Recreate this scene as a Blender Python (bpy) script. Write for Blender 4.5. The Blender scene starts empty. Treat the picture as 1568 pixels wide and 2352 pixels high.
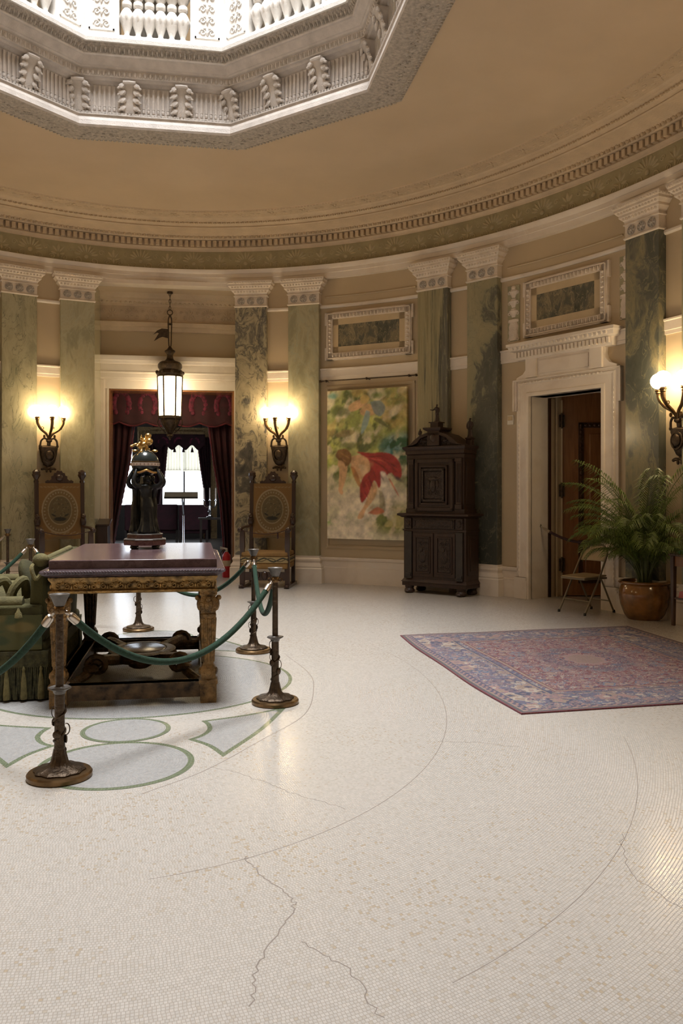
import bpy, math, random
import numpy as np
from math import sin, cos, pi, radians, sqrt, atan2, hypot, floor
from mathutils import Vector, Matrix, Quaternion

C = bpy.context.scene.collection
SC = bpy.context.scene
random.seed(7)

# ------------------------------------------------------------------ camera
cam_d = bpy.data.cameras.new('camera')
cam = bpy.data.objects.new('camera', cam_d); C.objects.link(cam)
cam.location = (0.449, -7.008, 1.5)
cam.rotation_euler = (pi / 2, 0, -0.17147)
cam_d.sensor_fit = 'VERTICAL'; cam_d.sensor_height = 36.0
cam_d.lens = 1975.2 / 2352 * 36
cam_d.shift_y = -44.6 / 2352
cam_d.clip_end = 200
SC.camera = cam

# ------------------------------------------------------------------ light, exposure
SC.view_settings.view_transform = 'Standard'
SC.view_settings.look = 'None'
SC.view_settings.exposure = 0.12
SC.view_settings.gamma = 1.0
SC.view_settings.use_curve_mapping = False
SC.cycles.use_denoising = True
SC.cycles.use_adaptive_sampling = True
SC.cycles.adaptive_threshold = 0.03
SC.cycles.max_bounces = 8
SC.cycles.diffuse_bounces = 4
SC.cycles.sample_clamp_indirect = 6
SC.cycles.caustics_reflective = False
SC.cycles.caustics_refractive = False

world = bpy.data.worlds.new('sky'); SC.world = world; world.use_nodes = True
WORLD_BG = world.node_tree.nodes['Background']
WORLD_BG.inputs[0].default_value = (0.82, 0.9, 1.0, 1)
WORLD_BG.inputs[1].default_value = 5.0

def area(name, loc, sx, sy, power, col, rot=(0, 0, 0)):
    d = bpy.data.lights.new(name, 'AREA'); d.shape = 'RECTANGLE'; d.size = sx; d.size_y = sy
    d.energy = power; d.color = col
    o = bpy.data.objects.new(name, d); C.objects.link(o); o.location = loc; o.rotation_euler = rot
    return o
# daylight of the glazed laylight over the upper gallery
SKY = area('skylight', (0, 0.3, 13.9), 3.0, 5.0, 760, (0.95, 0.975, 1.0)); SKY.data.spread = radians(95)
GLOBE_E, LANTERN_E = 34.0, 13.0

# ------------------------------------------------------------------ room measures (metres, centre of the oval floor is 0,0)
A, B = 6.305, 7.875
ZC = 6.0                       # hall ceiling
def EP(t, off=0.0):            # point of the oval wall at parameter t (degrees), off = distance into the room
    r = radians(t); p = Vector((A * cos(r), B * sin(r)))
    n = Vector((-B * cos(r), -A * sin(r))).normalized()
    return p + n * off
def ang_at(t):                 # rotation that makes local -y point into the room
    r = radians(t); yo = Vector((B * cos(r), A * sin(r))).normalized()
    return atan2(-yo.x, yo.y)
def ang_in(t):
    return ang_at(t)
_ts = np.linspace(-60, 300, 36001)
_xy = np.stack([A * np.cos(np.radians(_ts)), B * np.sin(np.radians(_ts))], 1)
_s = np.concatenate([[0], np.cumsum(np.hypot(*np.diff(_xy, axis=0).T))])
def t_at(s): return float(np.interp(s, _s, _ts))
def s_at(t): return float(np.interp(t, _ts, _s))

# ------------------------------------------------------------------ mesh helper
class MB:
    def __init__(s): s.v = []; s.f = []; s.m = []; s.cur = 0; s.M = None
    def add(s, vs, fs, M=None):
        n = len(s.v)
        if M is not None: vs = [M @ Vector(p) for p in vs]
        if s.M is not None: vs = [s.M @ Vector(p) for p in vs]
        s.v += [tuple(p) for p in vs]
        s.f += [tuple(i + n for i in f) for f in fs]
        s.m += [s.cur] * len(fs)
        return s
    def box(s, c, d, M=None, tx=1, ty=1):
        x, y, z = d[0] / 2, d[1] / 2, d[2] / 2
        vs = [(c[0] + i * x * (tx if k > 0 else 1), c[1] + j * y * (ty if k > 0 else 1), c[2] + k * z) for k in (-1, 1) for i, j in ((-1, -1), (1, -1), (1, 1), (-1, 1))]
        return s.add(vs, [(3, 2, 1, 0), (4, 5, 6, 7), (0, 1, 5, 4), (1, 2, 6, 5), (2, 3, 7, 6), (3, 0, 4, 7)], M)
    def bx(s, x0, x1, y0, y1, z0, z1, M=None):
        return s.box(((x0 + x1) / 2, (y0 + y1) / 2, (z0 + z1) / 2), (abs(x1 - x0), abs(y1 - y0), abs(z1 - z0)), M)
    def loft(s, rings, caps=True, closed=False, M=None):
        n = len(rings[0]); vs = [p for r in rings for p in r]; fs = []
        R = len(rings)
        for a in range(R if closed else R - 1):
            b = (a + 1) % R
            for i in range(n):
                j = (i + 1) % n
                fs.append((a * n + i, a * n + j, b * n + j, b * n + i))
        if caps and not closed:
            fs.append(tuple(range(n - 1, -1, -1))); fs.append(tuple((R - 1) * n + i for i in range(n)))
        return s.add(vs, fs, M)
    def strip(s, rings, M=None):      # open in both directions
        n = len(rings[0]); vs = [p for r in rings for p in r]; fs = []
        for a in range(len(rings) - 1):
            for i in range(n - 1):
                fs.append((a * n + i, a * n + i + 1, (a + 1) * n + i + 1, (a + 1) * n + i))
        return s.add(vs, fs, M)
    def lathe(s, prof, seg=20, c=(0, 0, 0), M=None, sx=1.0, sy=1.0, lobes=0, amp=0.0):
        rings = []
        for r, z in prof:
            rr = max(r, 1e-4)
            rings.append([(c[0] + rr * sx * cos(2 * pi * i / seg) * (1 + amp * cos(lobes * 2 * pi * i / seg)), c[1] + rr * sy * sin(2 * pi * i / seg) * (1 + amp * cos(lobes * 2 * pi * i / seg)), c[2] + z) for i in range(seg)])
        return s.loft(rings, True, False, M)
    def ell(s, c, r, seg=10, rg=6, M=None):
        if isinstance(r, (int, float)): r = (r, r, r)
        prof = [(sin(pi * k / rg), -cos(pi * k / rg)) for k in range(rg + 1)]
        rings = [[(c[0] + max(p[0], 1e-3) * r[0] * cos(2 * pi * i / seg), c[1] + max(p[0], 1e-3) * r[1] * sin(2 * pi * i / seg), c[2] + p[1] * r[2]) for i in range(seg)] for p in prof]
        return s.loft(rings, True, False, M)
    def tube(s, pts, r, seg=8, M=None, flat=1.0, closed=False):
        pts = [Vector(p) for p in pts]; n = len(pts)
        rs = list(r) if hasattr(r, '__len__') else [r] * n
        d0 = (pts[1] - pts[0]).normalized()
        up = Vector((0, 0, 1)) if abs(d0.z) < 0.9 else Vector((0, 1, 0))
        u = d0.cross(up).normalized(); rings = []
        for i in range(n):
            a, b = pts[max(i - 1, 0)], pts[min(i + 1, n - 1)]
            if closed: a, b = pts[i - 1], pts[(i + 1) % n]
            d = (b - a).normalized()
            u = (u - d * u.dot(d)).normalized(); w = d.cross(u)
            rings.append([tuple(pts[i] + (u * cos(2 * pi * k / seg) + w * sin(2 * pi * k / seg) * flat) * rs[i]) for k in range(seg)])
        return s.loft(rings, not closed, closed, M)
    def prism(s, poly, y0, y1, M=None):   # outline in x,z pushed along y
        n = len(poly)
        vs = [(p[0], y0, p[1]) for p in poly] + [(p[0], y1, p[1]) for p in poly]
        fs = [tuple(range(n)), tuple(range(2 * n - 1, n - 1, -1))] + [(i, n + i, n + (i + 1) % n, (i + 1) % n) for i in range(n)]
        return s.add(vs, fs, M)
    def slab(s, poly, z0, z1, M=None):    # outline in x,y pushed along z
        n = len(poly)
        vs = [(p[0], p[1], z0) for p in poly] + [(p[0], p[1], z1) for p in poly]
        fs = [tuple(range(n - 1, -1, -1)), tuple(range(n, 2 * n))] + [(i, (i + 1) % n, n + (i + 1) % n, n + i) for i in range(n)]
        return s.add(vs, fs, M)
    def build(s, name, mats, parent=None, loc=None, rot=None, smooth=35, bevel=None, flip=True, tag=None):
        me = bpy.data.meshes.new(name)
        me.from_pydata(s.v, [], s.f)
        if not isinstance(mats, (list, tuple)): mats = [mats]
        for m in mats: me.materials.append(m)
        if len(mats) > 1: me.polygons.foreach_set('material_index', s.m)
        if smooth:
            me.polygons.foreach_set('use_smooth', [True] * len(s.f))
            me.set_sharp_from_angle(angle=radians(smooth))
        me.update()
        o = bpy.data.objects.new(name, me); C.objects.link(o)
        if parent: o.parent = parent
        if loc: o.location = loc
        if rot: o.rotation_euler = (0, 0, rot) if isinstance(rot, (int, float)) else rot
        if bevel:
            b = o.modifiers.new('bevel', 'BEVEL'); b.width = bevel; b.segments = 2; b.limit_method = 'ANGLE'; b.angle_limit = radians(40)
        if tag: settag(o, *tag)
        return o

def settag(o, label, cat, group=None):
    o['label'] = label; o['category'] = cat
    if group: o['group'] = group
    return o
def struct(o):
    o['kind'] = 'structure'; return o
def thing(name, label, cat, loc=(0, 0, 0), rz=0.0, group=None):
    o = bpy.data.objects.new(name, None); C.objects.link(o); o.location = loc; o.rotation_euler = (0, 0, rz); o.empty_display_size = 0.1
    return settag(o, label, cat, group)
def copy_tree(o, parent=None):
    kids = list(o.children); c = o.copy(); C.objects.link(c); c.parent = parent
    for k in kids: copy_tree(k, c)
    return c
def TR(x=0, y=0, z=0): return Matrix.Translation((x, y, z))
def RX(a): return Matrix.Rotation(a, 4, 'X')
def RY(a): return Matrix.Rotation(a, 4, 'Y')
def RZ(a): return Matrix.Rotation(a, 4, 'Z')
def SCL(x, y, z): return Matrix.Diagonal((x, y, z, 1))
def wallM(t, off, z): p = EP(t, off); return TR(p.x, p.y, z) @ RZ(ang_in(t))
def crom(pts, n=6):          # smooth line through points
    P = [Vector(p) for p in pts]; P = [P[0] * 2 - P[1]] + P + [P[-1] * 2 - P[-2]]; out = []
    for i in range(1, len(P) - 2):
        for k in range(n):
            t = k / n; a, b, c, d = P[i - 1:i + 3]
            out.append(0.5 * ((2 * b) + (c - a) * t + (2 * a - 5 * b + 4 * c - d) * t * t + (3 * b - a - 3 * c + d) * t ** 3))
    out.append(P[-2]); return out
def spiral(r0, r1, turns, n=22, a0=0.0, sgn=1):  # in x,z
    return [((r0 + (r1 - r0) * k / n) * cos(a0 + sgn * turns * 2 * pi * k / n), 0, (r0 + (r1 - r0) * k / n) * sin(a0 + sgn * turns * 2 * pi * k / n)) for k in range(n + 1)]

# ------------------------------------------------------------------ materials
def newmat(name):
    m = bpy.data.materials.new(name); m.use_nodes = True
    return m, m.node_tree, m.node_tree.nodes, m.node_tree.links, m.node_tree.nodes['Principled BSDF']
def math_node(nt, op, a, b=None, c=None):
    n = nt.nodes.new('ShaderNodeMath'); n.operation = op
    for i, x in enumerate((a, b, c)):
        if x is None: continue
        if isinstance(x, (int, float)): n.inputs[i].default_value = x
        else: nt.links.new(x, n.inputs[i])
    return n.outputs[0]
def ramp(nt, fac, stops):
    r = nt.nodes.new('ShaderNodeValToRGB'); e = r.color_ramp.elements
    while len(e) < len(stops): e.new(0.5)
    for el, (p, c) in zip(e, stops): el.position = p; el.color = (*c, 1)
    nt.links.new(fac, r.inputs[0]); return r.outputs[0]
def noise(nt, vec, scale, detail=4, rough=0.55, dist=0.0):
    n = nt.nodes.new('ShaderNodeTexNoise'); n.inputs['Scale'].default_value = scale; n.inputs['Detail'].default_value = detail
    n.inputs['Roughness'].default_value = rough; n.inputs['Distortion'].default_value = dist
    if vec is not None: nt.links.new(vec, n.inputs['Vector'])
    return n
def objco(nt, scale=(1, 1, 1), loc=(0, 0, 0), rot=(0, 0, 0)):
    t = nt.nodes.new('ShaderNodeTexCoord'); m = nt.nodes.new('ShaderNodeMapping')
    m.inputs['Scale'].default_value = scale; m.inputs['Location'].default_value = loc; m.inputs['Rotation'].default_value = rot
    nt.links.new(t.outputs['Object'], m.inputs[0]); return m.outputs[0]
def bump(nt, bsdf, h, strength=0.3, dist=0.01):
    b = nt.nodes.new('ShaderNodeBump'); b.inputs['Strength'].default_value = strength; b.inputs['Distance'].default_value = dist
    nt.links.new(h, b.inputs['Height']); nt.links.new(b.outputs[0], bsdf.inputs['Normal'])
def plain(name, col, rough=0.5, metal=0.0, var=0.12, vscale=6.0, bmp=0.0, bscale=40.0, spec=None, coat=0.0):
    m, nt, N, L, p = newmat(name)
    vec = objco(nt); nz = noise(nt, vec, vscale, 5)
    d = tuple(max(0, c * (1 - var)) for c in col); l = tuple(min(1, c * (1 + var)) for c in col)
    L.new(ramp(nt, nz.outputs['Fac'], [(0.3, d), (0.7, l)]), p.inputs['Base Color'])
    p.inputs['Roughness'].default_value = rough; p.inputs['Metallic'].default_value = metal
    if spec is not None: p.inputs['Specular IOR Level'].default_value = spec
    if coat: p.inputs['Coat Weight'].default_value = coat; p.inputs['Coat Roughness'].default_value = 0.15
    if bmp:
        bump(nt, p, noise(nt, vec, bscale, 4).outputs['Fac'], bmp, 0.02)
    return m
def emit(name, col, strength):
    m, nt, N, L, p = newmat(name)
    p.inputs['Base Color'].default_value = (*col, 1); p.inputs['Emission Color'].default_value = (*col, 1); p.inputs['Emission Strength'].default_value = strength
    return m
def marble(name, stops, scale=1.0, dist=2.0, stretch=(1, 1, 1), seed=0.0, rough=0.16, vein=None, veinw=0.03, veinscale=1.6, zgrad=0.0, zoff=0.0, xgrad=0.0, fine=0.18):
    m, nt, N, L, p = newmat(name)
    vec = objco(nt, stretch, (seed, seed * 0.7, seed * 1.3))
    warp = noise(nt, vec, scale * 0.8, 3)
    add = N.new('ShaderNodeVectorMath'); add.operation = 'MULTIPLY_ADD'
    L.new(warp.outputs['Color'], add.inputs[0]); add.inputs[1].default_value = (dist * 0.5,) * 3; L.new(vec, add.inputs[2])
    n1 = noise(nt, add.outputs[0], scale, 7, 0.62, 0.6)
    n2 = noise(nt, add.outputs[0], scale * 9, 5, 0.7)
    fac = math_node(nt, 'MULTIPLY_ADD', n2.outputs['Fac'], fine, math_node(nt, 'SUBTRACT', n1.outputs['Fac'], fine * 0.5))
    if zgrad or xgrad:
        t = N.new('ShaderNodeTexCoord'); sx = N.new('ShaderNodeSeparateXYZ'); L.new(t.outputs['Object'], sx.inputs[0])
        fac = math_node(nt, 'ADD', fac, math_node(nt, 'MULTIPLY', math_node(nt, 'SUBTRACT', sx.outputs['Z'], zoff), zgrad))
        if xgrad: fac = math_node(nt, 'ADD', fac, math_node(nt, 'MULTIPLY', sx.outputs['X'], xgrad))
    col = ramp(nt, fac, stops)
    if vein:
        n3 = noise(nt, add.outputs[0], scale * veinscale, 6, 0.6, 1.2)
        v = math_node(nt, 'ABSOLUTE', math_node(nt, 'SUBTRACT', n3.outputs['Fac'], 0.5))
        v = math_node(nt, 'SUBTRACT', 1.0, math_node(nt, 'MINIMUM', math_node(nt, 'DIVIDE', v, veinw), 1.0))
        mx = N.new('ShaderNodeMix'); mx.data_type = 'RGBA'; L.new(math_node(nt, 'MULTIPLY', v, 0.75), mx.inputs[0]); L.new(col, mx.inputs[6]); mx.inputs[7].default_value = (*vein, 1); col = mx.outputs[2]
    L.new(col, p.inputs['Base Color']); p.inputs['Roughness'].default_value = rough
    return m
def wood(name, dark, light, rough=0.35, grain=(14, 14, 1.4), coat=0.3, bmp=0.1):
    m, nt, N, L, p = newmat(name)
    vec = objco(nt, grain); nz = noise(nt, vec, 1.6, 6, 0.65, 0.8)
    L.new(ramp(nt, nz.outputs['Fac'], [(0.25, dark), (0.75, light)]), p.inputs['Base Color'])
    p.inputs['Roughness'].default_value = rough; p.inputs['Coat Weight'].default_value = coat; p.inputs['Coat Roughness'].default_value = 0.2
    if bmp: bump(nt, p, nz.outputs['Fac'], bmp, 0.01)
    return m
def colattr(name, rough=0.8, bmp=0.0, bscale=120):
    m, nt, N, L, p = newmat(name)
    a = N.new('ShaderNodeAttribute'); a.attribute_name = 'Col'
    L.new(a.outputs['Color'], p.inputs['Base Color']); p.inputs['Roughness'].default_value = rough
    if bmp: bump(nt, p, noise(nt, objco(nt), bscale, 3).outputs['Fac'], bmp, 0.01)
    return m
def mosaic(name, k, t, tile_a, tile_b, tile_c, grout, gw=0.09, rough=0.13):
    """small stone tesserae laid in rows round the pattern's centre; UV holds metres from that centre"""
    m, nt, N, L, p = newmat(name)
    uv = N.new('ShaderNodeUVMap'); uv.uv_map = 'local'
    s = N.new('ShaderNodeSeparateXYZ'); L.new(uv.outputs[0], s.inputs[0])
    wob = noise(nt, uv.outputs[0], 1.7, 2)
    x = math_node(nt, 'MULTIPLY', s.outputs['X'], k); y = s.outputs['Y']
    rho = math_node(nt, 'SQRT', math_node(nt, 'ADD', math_node(nt, 'MULTIPLY', x, x), math_node(nt, 'MULTIPLY', y, y)))
    rho = math_node(nt, 'MULTIPLY_ADD', wob.outputs['Fac'], 0.035, rho)
    rr = math_node(nt, 'DIVIDE', rho, t); row = math_node(nt, 'FLOOR', rr); fr = math_node(nt, 'FRACT', rr)
    rn = N.new('ShaderNodeTexWhiteNoise'); rn.noise_dimensions = '1D'; L.new(row, rn.inputs['W'])
    arc = math_node(nt, 'MULTIPLY', math_node(nt, 'ARCTAN2', y, x), math_node(nt, 'ADD', row, 0.5))
    cc = math_node(nt, 'ADD', math_node(nt, 'DIVIDE', arc, 1.05), math_node(nt, 'MULTIPLY', rn.outputs['Value'], 7.0))
    col = math_node(nt, 'FLOOR', cc); fc = math_node(nt, 'FRACT', cc)
    cmb = N.new('ShaderNodeCombineXYZ'); L.new(row, cmb.inputs[0]); L.new(col, cmb.inputs[1])
    wn = N.new('ShaderNodeTexWhiteNoise'); wn.noise_dimensions = '3D'; L.new(cmb.outputs[0], wn.inputs['Vector'])
    big = noise(nt, uv.outputs[0], 0.9, 4)
    f = math_node(nt, 'MULTIPLY_ADD', big.outputs['Fac'], 0.5, math_node(nt, 'SUBTRACT', wn.outputs['Value'], 0.25))
    tc = ramp(nt, f, [(0.0, tile_c), (0.05, tile_b), (0.13, tuple(q * .95 for q in tile_a)), (1.0, tuple(min(1, q * 1.05) for q in tile_a))])
    e1 = math_node(nt, 'MINIMUM', fr, math_node(nt, 'SUBTRACT', 1.0, fr)); e2 = math_node(nt, 'MINIMUM', fc, math_node(nt, 'SUBTRACT', 1.0, fc))
    edge = math_node(nt, 'MINIMUM', e1, e2)
    g = math_node(nt, 'MINIMUM', math_node(nt, 'DIVIDE', edge, gw), 1.0)
    mx = N.new('ShaderNodeMix'); mx.data_type = 'RGBA'; L.new(g, mx.inputs[0]); mx.inputs[6].default_value = (*grout, 1); L.new(tc, mx.inputs[7])
    L.new(mx.outputs[2], p.inputs['Base Color'])
    L.new(math_node(nt, 'MULTIPLY_ADD', wn.outputs['Value'], 0.12, math_node(nt, 'MULTIPLY_ADD', math_node(nt, 'SUBTRACT', 1.0, g), 0.3, rough)), p.inputs['Roughness'])
    bump(nt, p, g, 0.12, 0.002)
    return m

M = {}
M['ceil'] = plain('ceiling_paint', (0.66, 0.525, 0.375), 0.2, var=0.05, vscale=1.2, bmp=0.02, bscale=9)
M['wall'] = plain('tan_wall_paint', (0.53, 0.42, 0.275), 0.55, var=0.05, vscale=1.5, bmp=0.05, bscale=60)
M['cornice'] = plain('cornice_paint', (0.63, 0.495, 0.345), 0.5, var=0.08, vscale=5, bmp=0.35, bscale=45)
M['frieze'] = plain('frieze_green_paint', (0.36, 0.31, 0.18), 0.5, var=0.12, vscale=5, bmp=0.2, bscale=30)
M['friezerelief'] = plain('frieze_relief_paint', (0.46, 0.39, 0.24), 0.5, var=0.12, vscale=9)
M['white'] = marble('white_marble', [(0.3, (0.66, 0.56, 0.46)), (0.5, (0.78, 0.69, 0.59)), (0.7, (0.82, 0.74, 0.65))], 1.1, 1.5, seed=3, rough=0.3, fine=0.1)
M['cap'] = plain('carved_marble', (0.72, 0.62, 0.52), 0.45, var=0.1, vscale=8, bmp=0.3, bscale=60)
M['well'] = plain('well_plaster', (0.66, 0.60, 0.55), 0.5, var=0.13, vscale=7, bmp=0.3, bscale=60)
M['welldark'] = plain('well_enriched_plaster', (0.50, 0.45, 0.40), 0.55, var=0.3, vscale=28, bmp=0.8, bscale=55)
M['bal'] = plain('baluster_marble', (0.84, 0.81, 0.77), 0.4, var=0.06, vscale=14, bmp=0.3, bscale=90)
M['green'] = marble('green_marble_panel', [(0.3, (0.05, 0.055, 0.045)), (0.45, (0.12, 0.12, 0.095)), (0.52, (0.23, 0.19, 0.12)), (0.6, (0.10, 0.105, 0.085)), (0.75, (0.17, 0.15, 0.10))], 3.2, 1.8, (1, 1, 0.5), 2.2, vein=(0.40, 0.33, 0.2), veinw=0.022)
pale = [(0.2, (0.18, 0.175, 0.11)), (0.42, (0.34, 0.315, 0.20)), (0.52, (0.43, 0.39, 0.255)), (0.6, (0.32, 0.30, 0.195)), (0.8, (0.23, 0.225, 0.15))]
M['shaft1'] = marble('pale_green_marble', pale, 1.5, 1.2, (1.6, 1.6, 0.6), 1.0, vein=(0.12, 0.13, 0.09), veinw=0.014)
M['shaft2'] = marble('pale_green_veined_marble', pale, 1.2, 1.6, (2, 2, 0.7), 5.0, vein=(0.42, 0.40, 0.28), veinw=0.016)
M['shaft3'] = marble('swirled_cream_marble', [(0.3, (0.05, 0.05, 0.05)), (0.42, (0.13, 0.12, 0.10)), (0.48, (0.45, 0.38, 0.25)), (0.56, (0.36, 0.31, 0.20)), (0.62, (0.13, 0.12, 0.10)), (0.70, (0.40, 0.35, 0.23))], 1.5, 4.2, (1.0, 1.0, 0.6), 9.0, vein=(0.05, 0.05, 0.055), veinw=0.022, zgrad=0.045, zoff=1.9)
M['shaft4'] = marble('pale_green_cloudy_marble', pale, 1.4, 1.4, (1.2, 1.2, 0.7), 14.0, vein=(0.36, 0.37, 0.27), veinw=0.02)
M['shaft5'] = marble('striped_olive_marble', [(0.3, (0.25, 0.22, 0.13)), (0.42, (0.35, 0.305, 0.185)), (0.52, (0.27, 0.245, 0.15)), (0.60, (0.10, 0.10, 0.085)), (0.75, (0.15, 0.145, 0.12)), (0.9, (0.09, 0.088, 0.075))], 1.2, 0.5, (7, 7, 0.35), 3.0, xgrad=0.75, vein=(0.4, 0.36, 0.22), veinw=0.012, zgrad=-0.02, zoff=2.5)
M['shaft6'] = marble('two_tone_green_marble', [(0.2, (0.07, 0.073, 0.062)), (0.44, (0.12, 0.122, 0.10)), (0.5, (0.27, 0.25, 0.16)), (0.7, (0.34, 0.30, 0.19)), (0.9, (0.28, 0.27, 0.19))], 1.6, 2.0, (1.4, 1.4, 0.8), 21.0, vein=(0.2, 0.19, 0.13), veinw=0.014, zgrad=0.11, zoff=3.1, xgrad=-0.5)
M['shaft7'] = marble('deep_green_marble', [(0.25, (0.065, 0.072, 0.06)), (0.5, (0.115, 0.12, 0.10)), (0.62, (0.26, 0.23, 0.14)), (0.75, (0.13, 0.135, 0.11))], 1.8, 2.2, (1.3, 1.3, 0.7), 33.0, vein=(0.3, 0.27, 0.16), veinw=0.016)
M['bronze'] = plain('dark_bronze', (0.085, 0.06, 0.04), 0.4, 0.8, var=0.35, vscale=25, bmp=0.3, bscale=60)
M['brass'] = plain('aged_brass', (0.17, 0.105, 0.05), 0.38, 0.9, var=0.35, vscale=20)
M['black_bronze'] = plain('black_patina_bronze', (0.028, 0.03, 0.03), 0.3, 0.6, var=0.4, vscale=20)
M['gilt'] = plain('gilt_metal', (0.66, 0.44, 0.16), 0.28, 0.95, var=0.25, vscale=30)
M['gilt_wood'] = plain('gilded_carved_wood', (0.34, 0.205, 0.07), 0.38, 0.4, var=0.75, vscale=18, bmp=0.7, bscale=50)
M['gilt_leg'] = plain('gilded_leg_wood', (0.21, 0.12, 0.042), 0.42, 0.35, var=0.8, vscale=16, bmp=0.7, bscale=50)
M['gilt_dark'] = plain('dark_gilded_wood', (0.085, 0.05, 0.022), 0.42, 0.3, var=0.8, vscale=14, bmp=0.6, bscale=50)  # darker tone for the base, stretcher and rear legs
M['pewter'] = plain('pewter', (0.14, 0.128, 0.118), 0.5, 0.6, var=0.25, vscale=25)
M['chrome'] = plain('chrome', (0.7, 0.7, 0.72), 0.15, 1.0, var=0.05)
M['nickel'] = plain('worn_nickel', (0.5, 0.44, 0.38), 0.28, 1.0, var=0.15, vscale=20)
M['rope'] = plain('green_velvet_rope', (0.008, 0.033, 0.016), 0.9, var=0.3, vscale=60, bmp=0.3, bscale=120)
M['darkrope'] = plain('dark_red_velvet_rope', (0.03, 0.008, 0.008), 0.8, var=0.3, vscale=60)
M['cab'] = wood('dark_carved_oak', (0.018, 0.007, 0.003), (0.044, 0.018, 0.008), 0.5, coat=0.0, bmp=0.25)
M['cabcarve'] = plain('carved_oak_relief', (0.030, 0.015, 0.008), 0.55, var=0.4, vscale=30, bmp=0.9, bscale=38)
M['oakblue'] = plain('dark_column_veneer', (0.024, 0.017, 0.013), 0.4, var=0.3, vscale=12)
M['door'] = wood('mahogany_door', (0.19, 0.074, 0.028), (0.33, 0.15, 0.058), 0.25, (9, 9, 0.9), 0.5, 0.04)
M['doordark'] = wood('mahogany_moulding', (0.04, 0.014, 0.006), (0.08, 0.032, 0.012), 0.35)
M['cream'] = plain('cream_painted_wood', (0.55, 0.43, 0.27), 0.45, var=0.06)
M['slab'] = marble('purple_porphyry', [(0.3, (0.065, 0.038, 0.04)), (0.5, (0.11, 0.066, 0.069)), (0.7, (0.14, 0.09, 0.093))], 9, 0.6, seed=4, rough=0.17, fine=0.5)
M['slabmould'] = plain('dark_carved_moulding', (0.075, 0.05, 0.055), 0.24, 0.2, var=0.3, vscale=20)
M['redmarble'] = marble('red_marble', [(0.3, (0.085, 0.04, 0.035)), (0.55, (0.16, 0.085, 0.07)), (0.8, (0.2, 0.13, 0.11))], 14, 0.6, seed=8, rough=0.2, fine=0.5)
M['globe_green'] = plain('dark_green_enamel', (0.02, 0.025, 0.024), 0.2, 0.1, var=0.2)
M['ivory'] = plain('ivory_enamel', (0.62, 0.5, 0.42), 0.4)
M['velvet'] = plain('green_velvet', (0.052, 0.046, 0.011), 0.9, var=0.45, vscale=5, bmp=0.3, bscale=70)
M['velvet_light'] = plain('lighter_green_velvet', (0.11, 0.093, 0.032), 0.85, var=0.3, vscale=12, bmp=0.3, bscale=70)  # lighter tone for the rolls, straps and one pillow
M['fringe'] = plain('olive_fringe', (0.055, 0.05, 0.018), 0.9, var=0.5, vscale=30, bmp=0.6, bscale=90)
M['tassel'] = plain('yellow_green_tassel', (0.17, 0.14, 0.05), 0.85, var=0.3, vscale=30, bmp=0.4, bscale=120)
M['tape'] = colattr('tapestry_cloth', 0.9, 0.4, 150)
M['seatcloth'] = plain('gold_seat_velvet', (0.22, 0.12, 0.035), 0.85, var=0.2, vscale=9)
M['chairwood'] = wood('walnut_chair_wood', (0.02, 0.008, 0.005), (0.05, 0.02, 0.011), 0.35)
M['red'] = plain('red_damask', (0.085, 0.008, 0.013), 0.85, var=0.5, vscale=9, bmp=0.3, bscale=40)
M['reddark'] = plain('dark_red_velvet', (0.030, 0.004, 0.007), 0.85, var=0.4, vscale=8)
M['damask'] = plain('crimson_damask_medallion', (0.10, 0.010, 0.026), 0.85, var=0.75, vscale=22)
M['farwood'] = wood('far_room_walnut', (0.016, 0.010, 0.007), (0.035, 0.022, 0.014), 0.5)
M['fargold'] = plain('far_room_gilding', (0.30, 0.19, 0.08), 0.5, 0.3, var=0.4, vscale=20)
M['farfloor'] = plain('far_room_floor', (0.10, 0.085, 0.07), 0.3, var=0.3)
M['steel'] = plain('taupe_painted_steel', (0.17, 0.135, 0.085), 0.4, 0.3, var=0.1)
M['vinyl'] = plain('tan_chair_panel', (0.36, 0.27, 0.15), 0.55, var=0.08)
M['pot'] = plain('amber_glazed_ceramic', (0.22, 0.095, 0.022), 0.14, var=0.45, vscale=7, coat=0.5)
M['soil'] = plain('potting_soil', (0.03, 0.02, 0.012), 0.95, var=0.4, vscale=40, bmp=0.8)
M['palm'] = plain('palm_leaf', (0.11, 0.16, 0.024), 0.45, var=0.45, vscale=4)
M['stem'] = plain('palm_stem', (0.09, 0.11, 0.03), 0.5, var=0.3)
M['ext'] = plain('extinguisher_red', (0.42, 0.012, 0.022), 0.28, var=0.08)
M['black'] = plain('black_rubber', (0.015, 0.015, 0.015), 0.5)
M['plastic'] = plain('ivory_plastic', (0.80, 0.74, 0.62), 0.45, var=0.03)
M['globe'] = emit('opal_globe_lit', (1.0, 0.77, 0.46), GLOBE_E)
M['lantern'] = emit('lantern_glass_lit', (1.0, 0.80, 0.50), LANTERN_E)
M['laylight'] = emit('laylight_glass', (0.96, 0.98, 1.0), 4.0)
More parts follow.
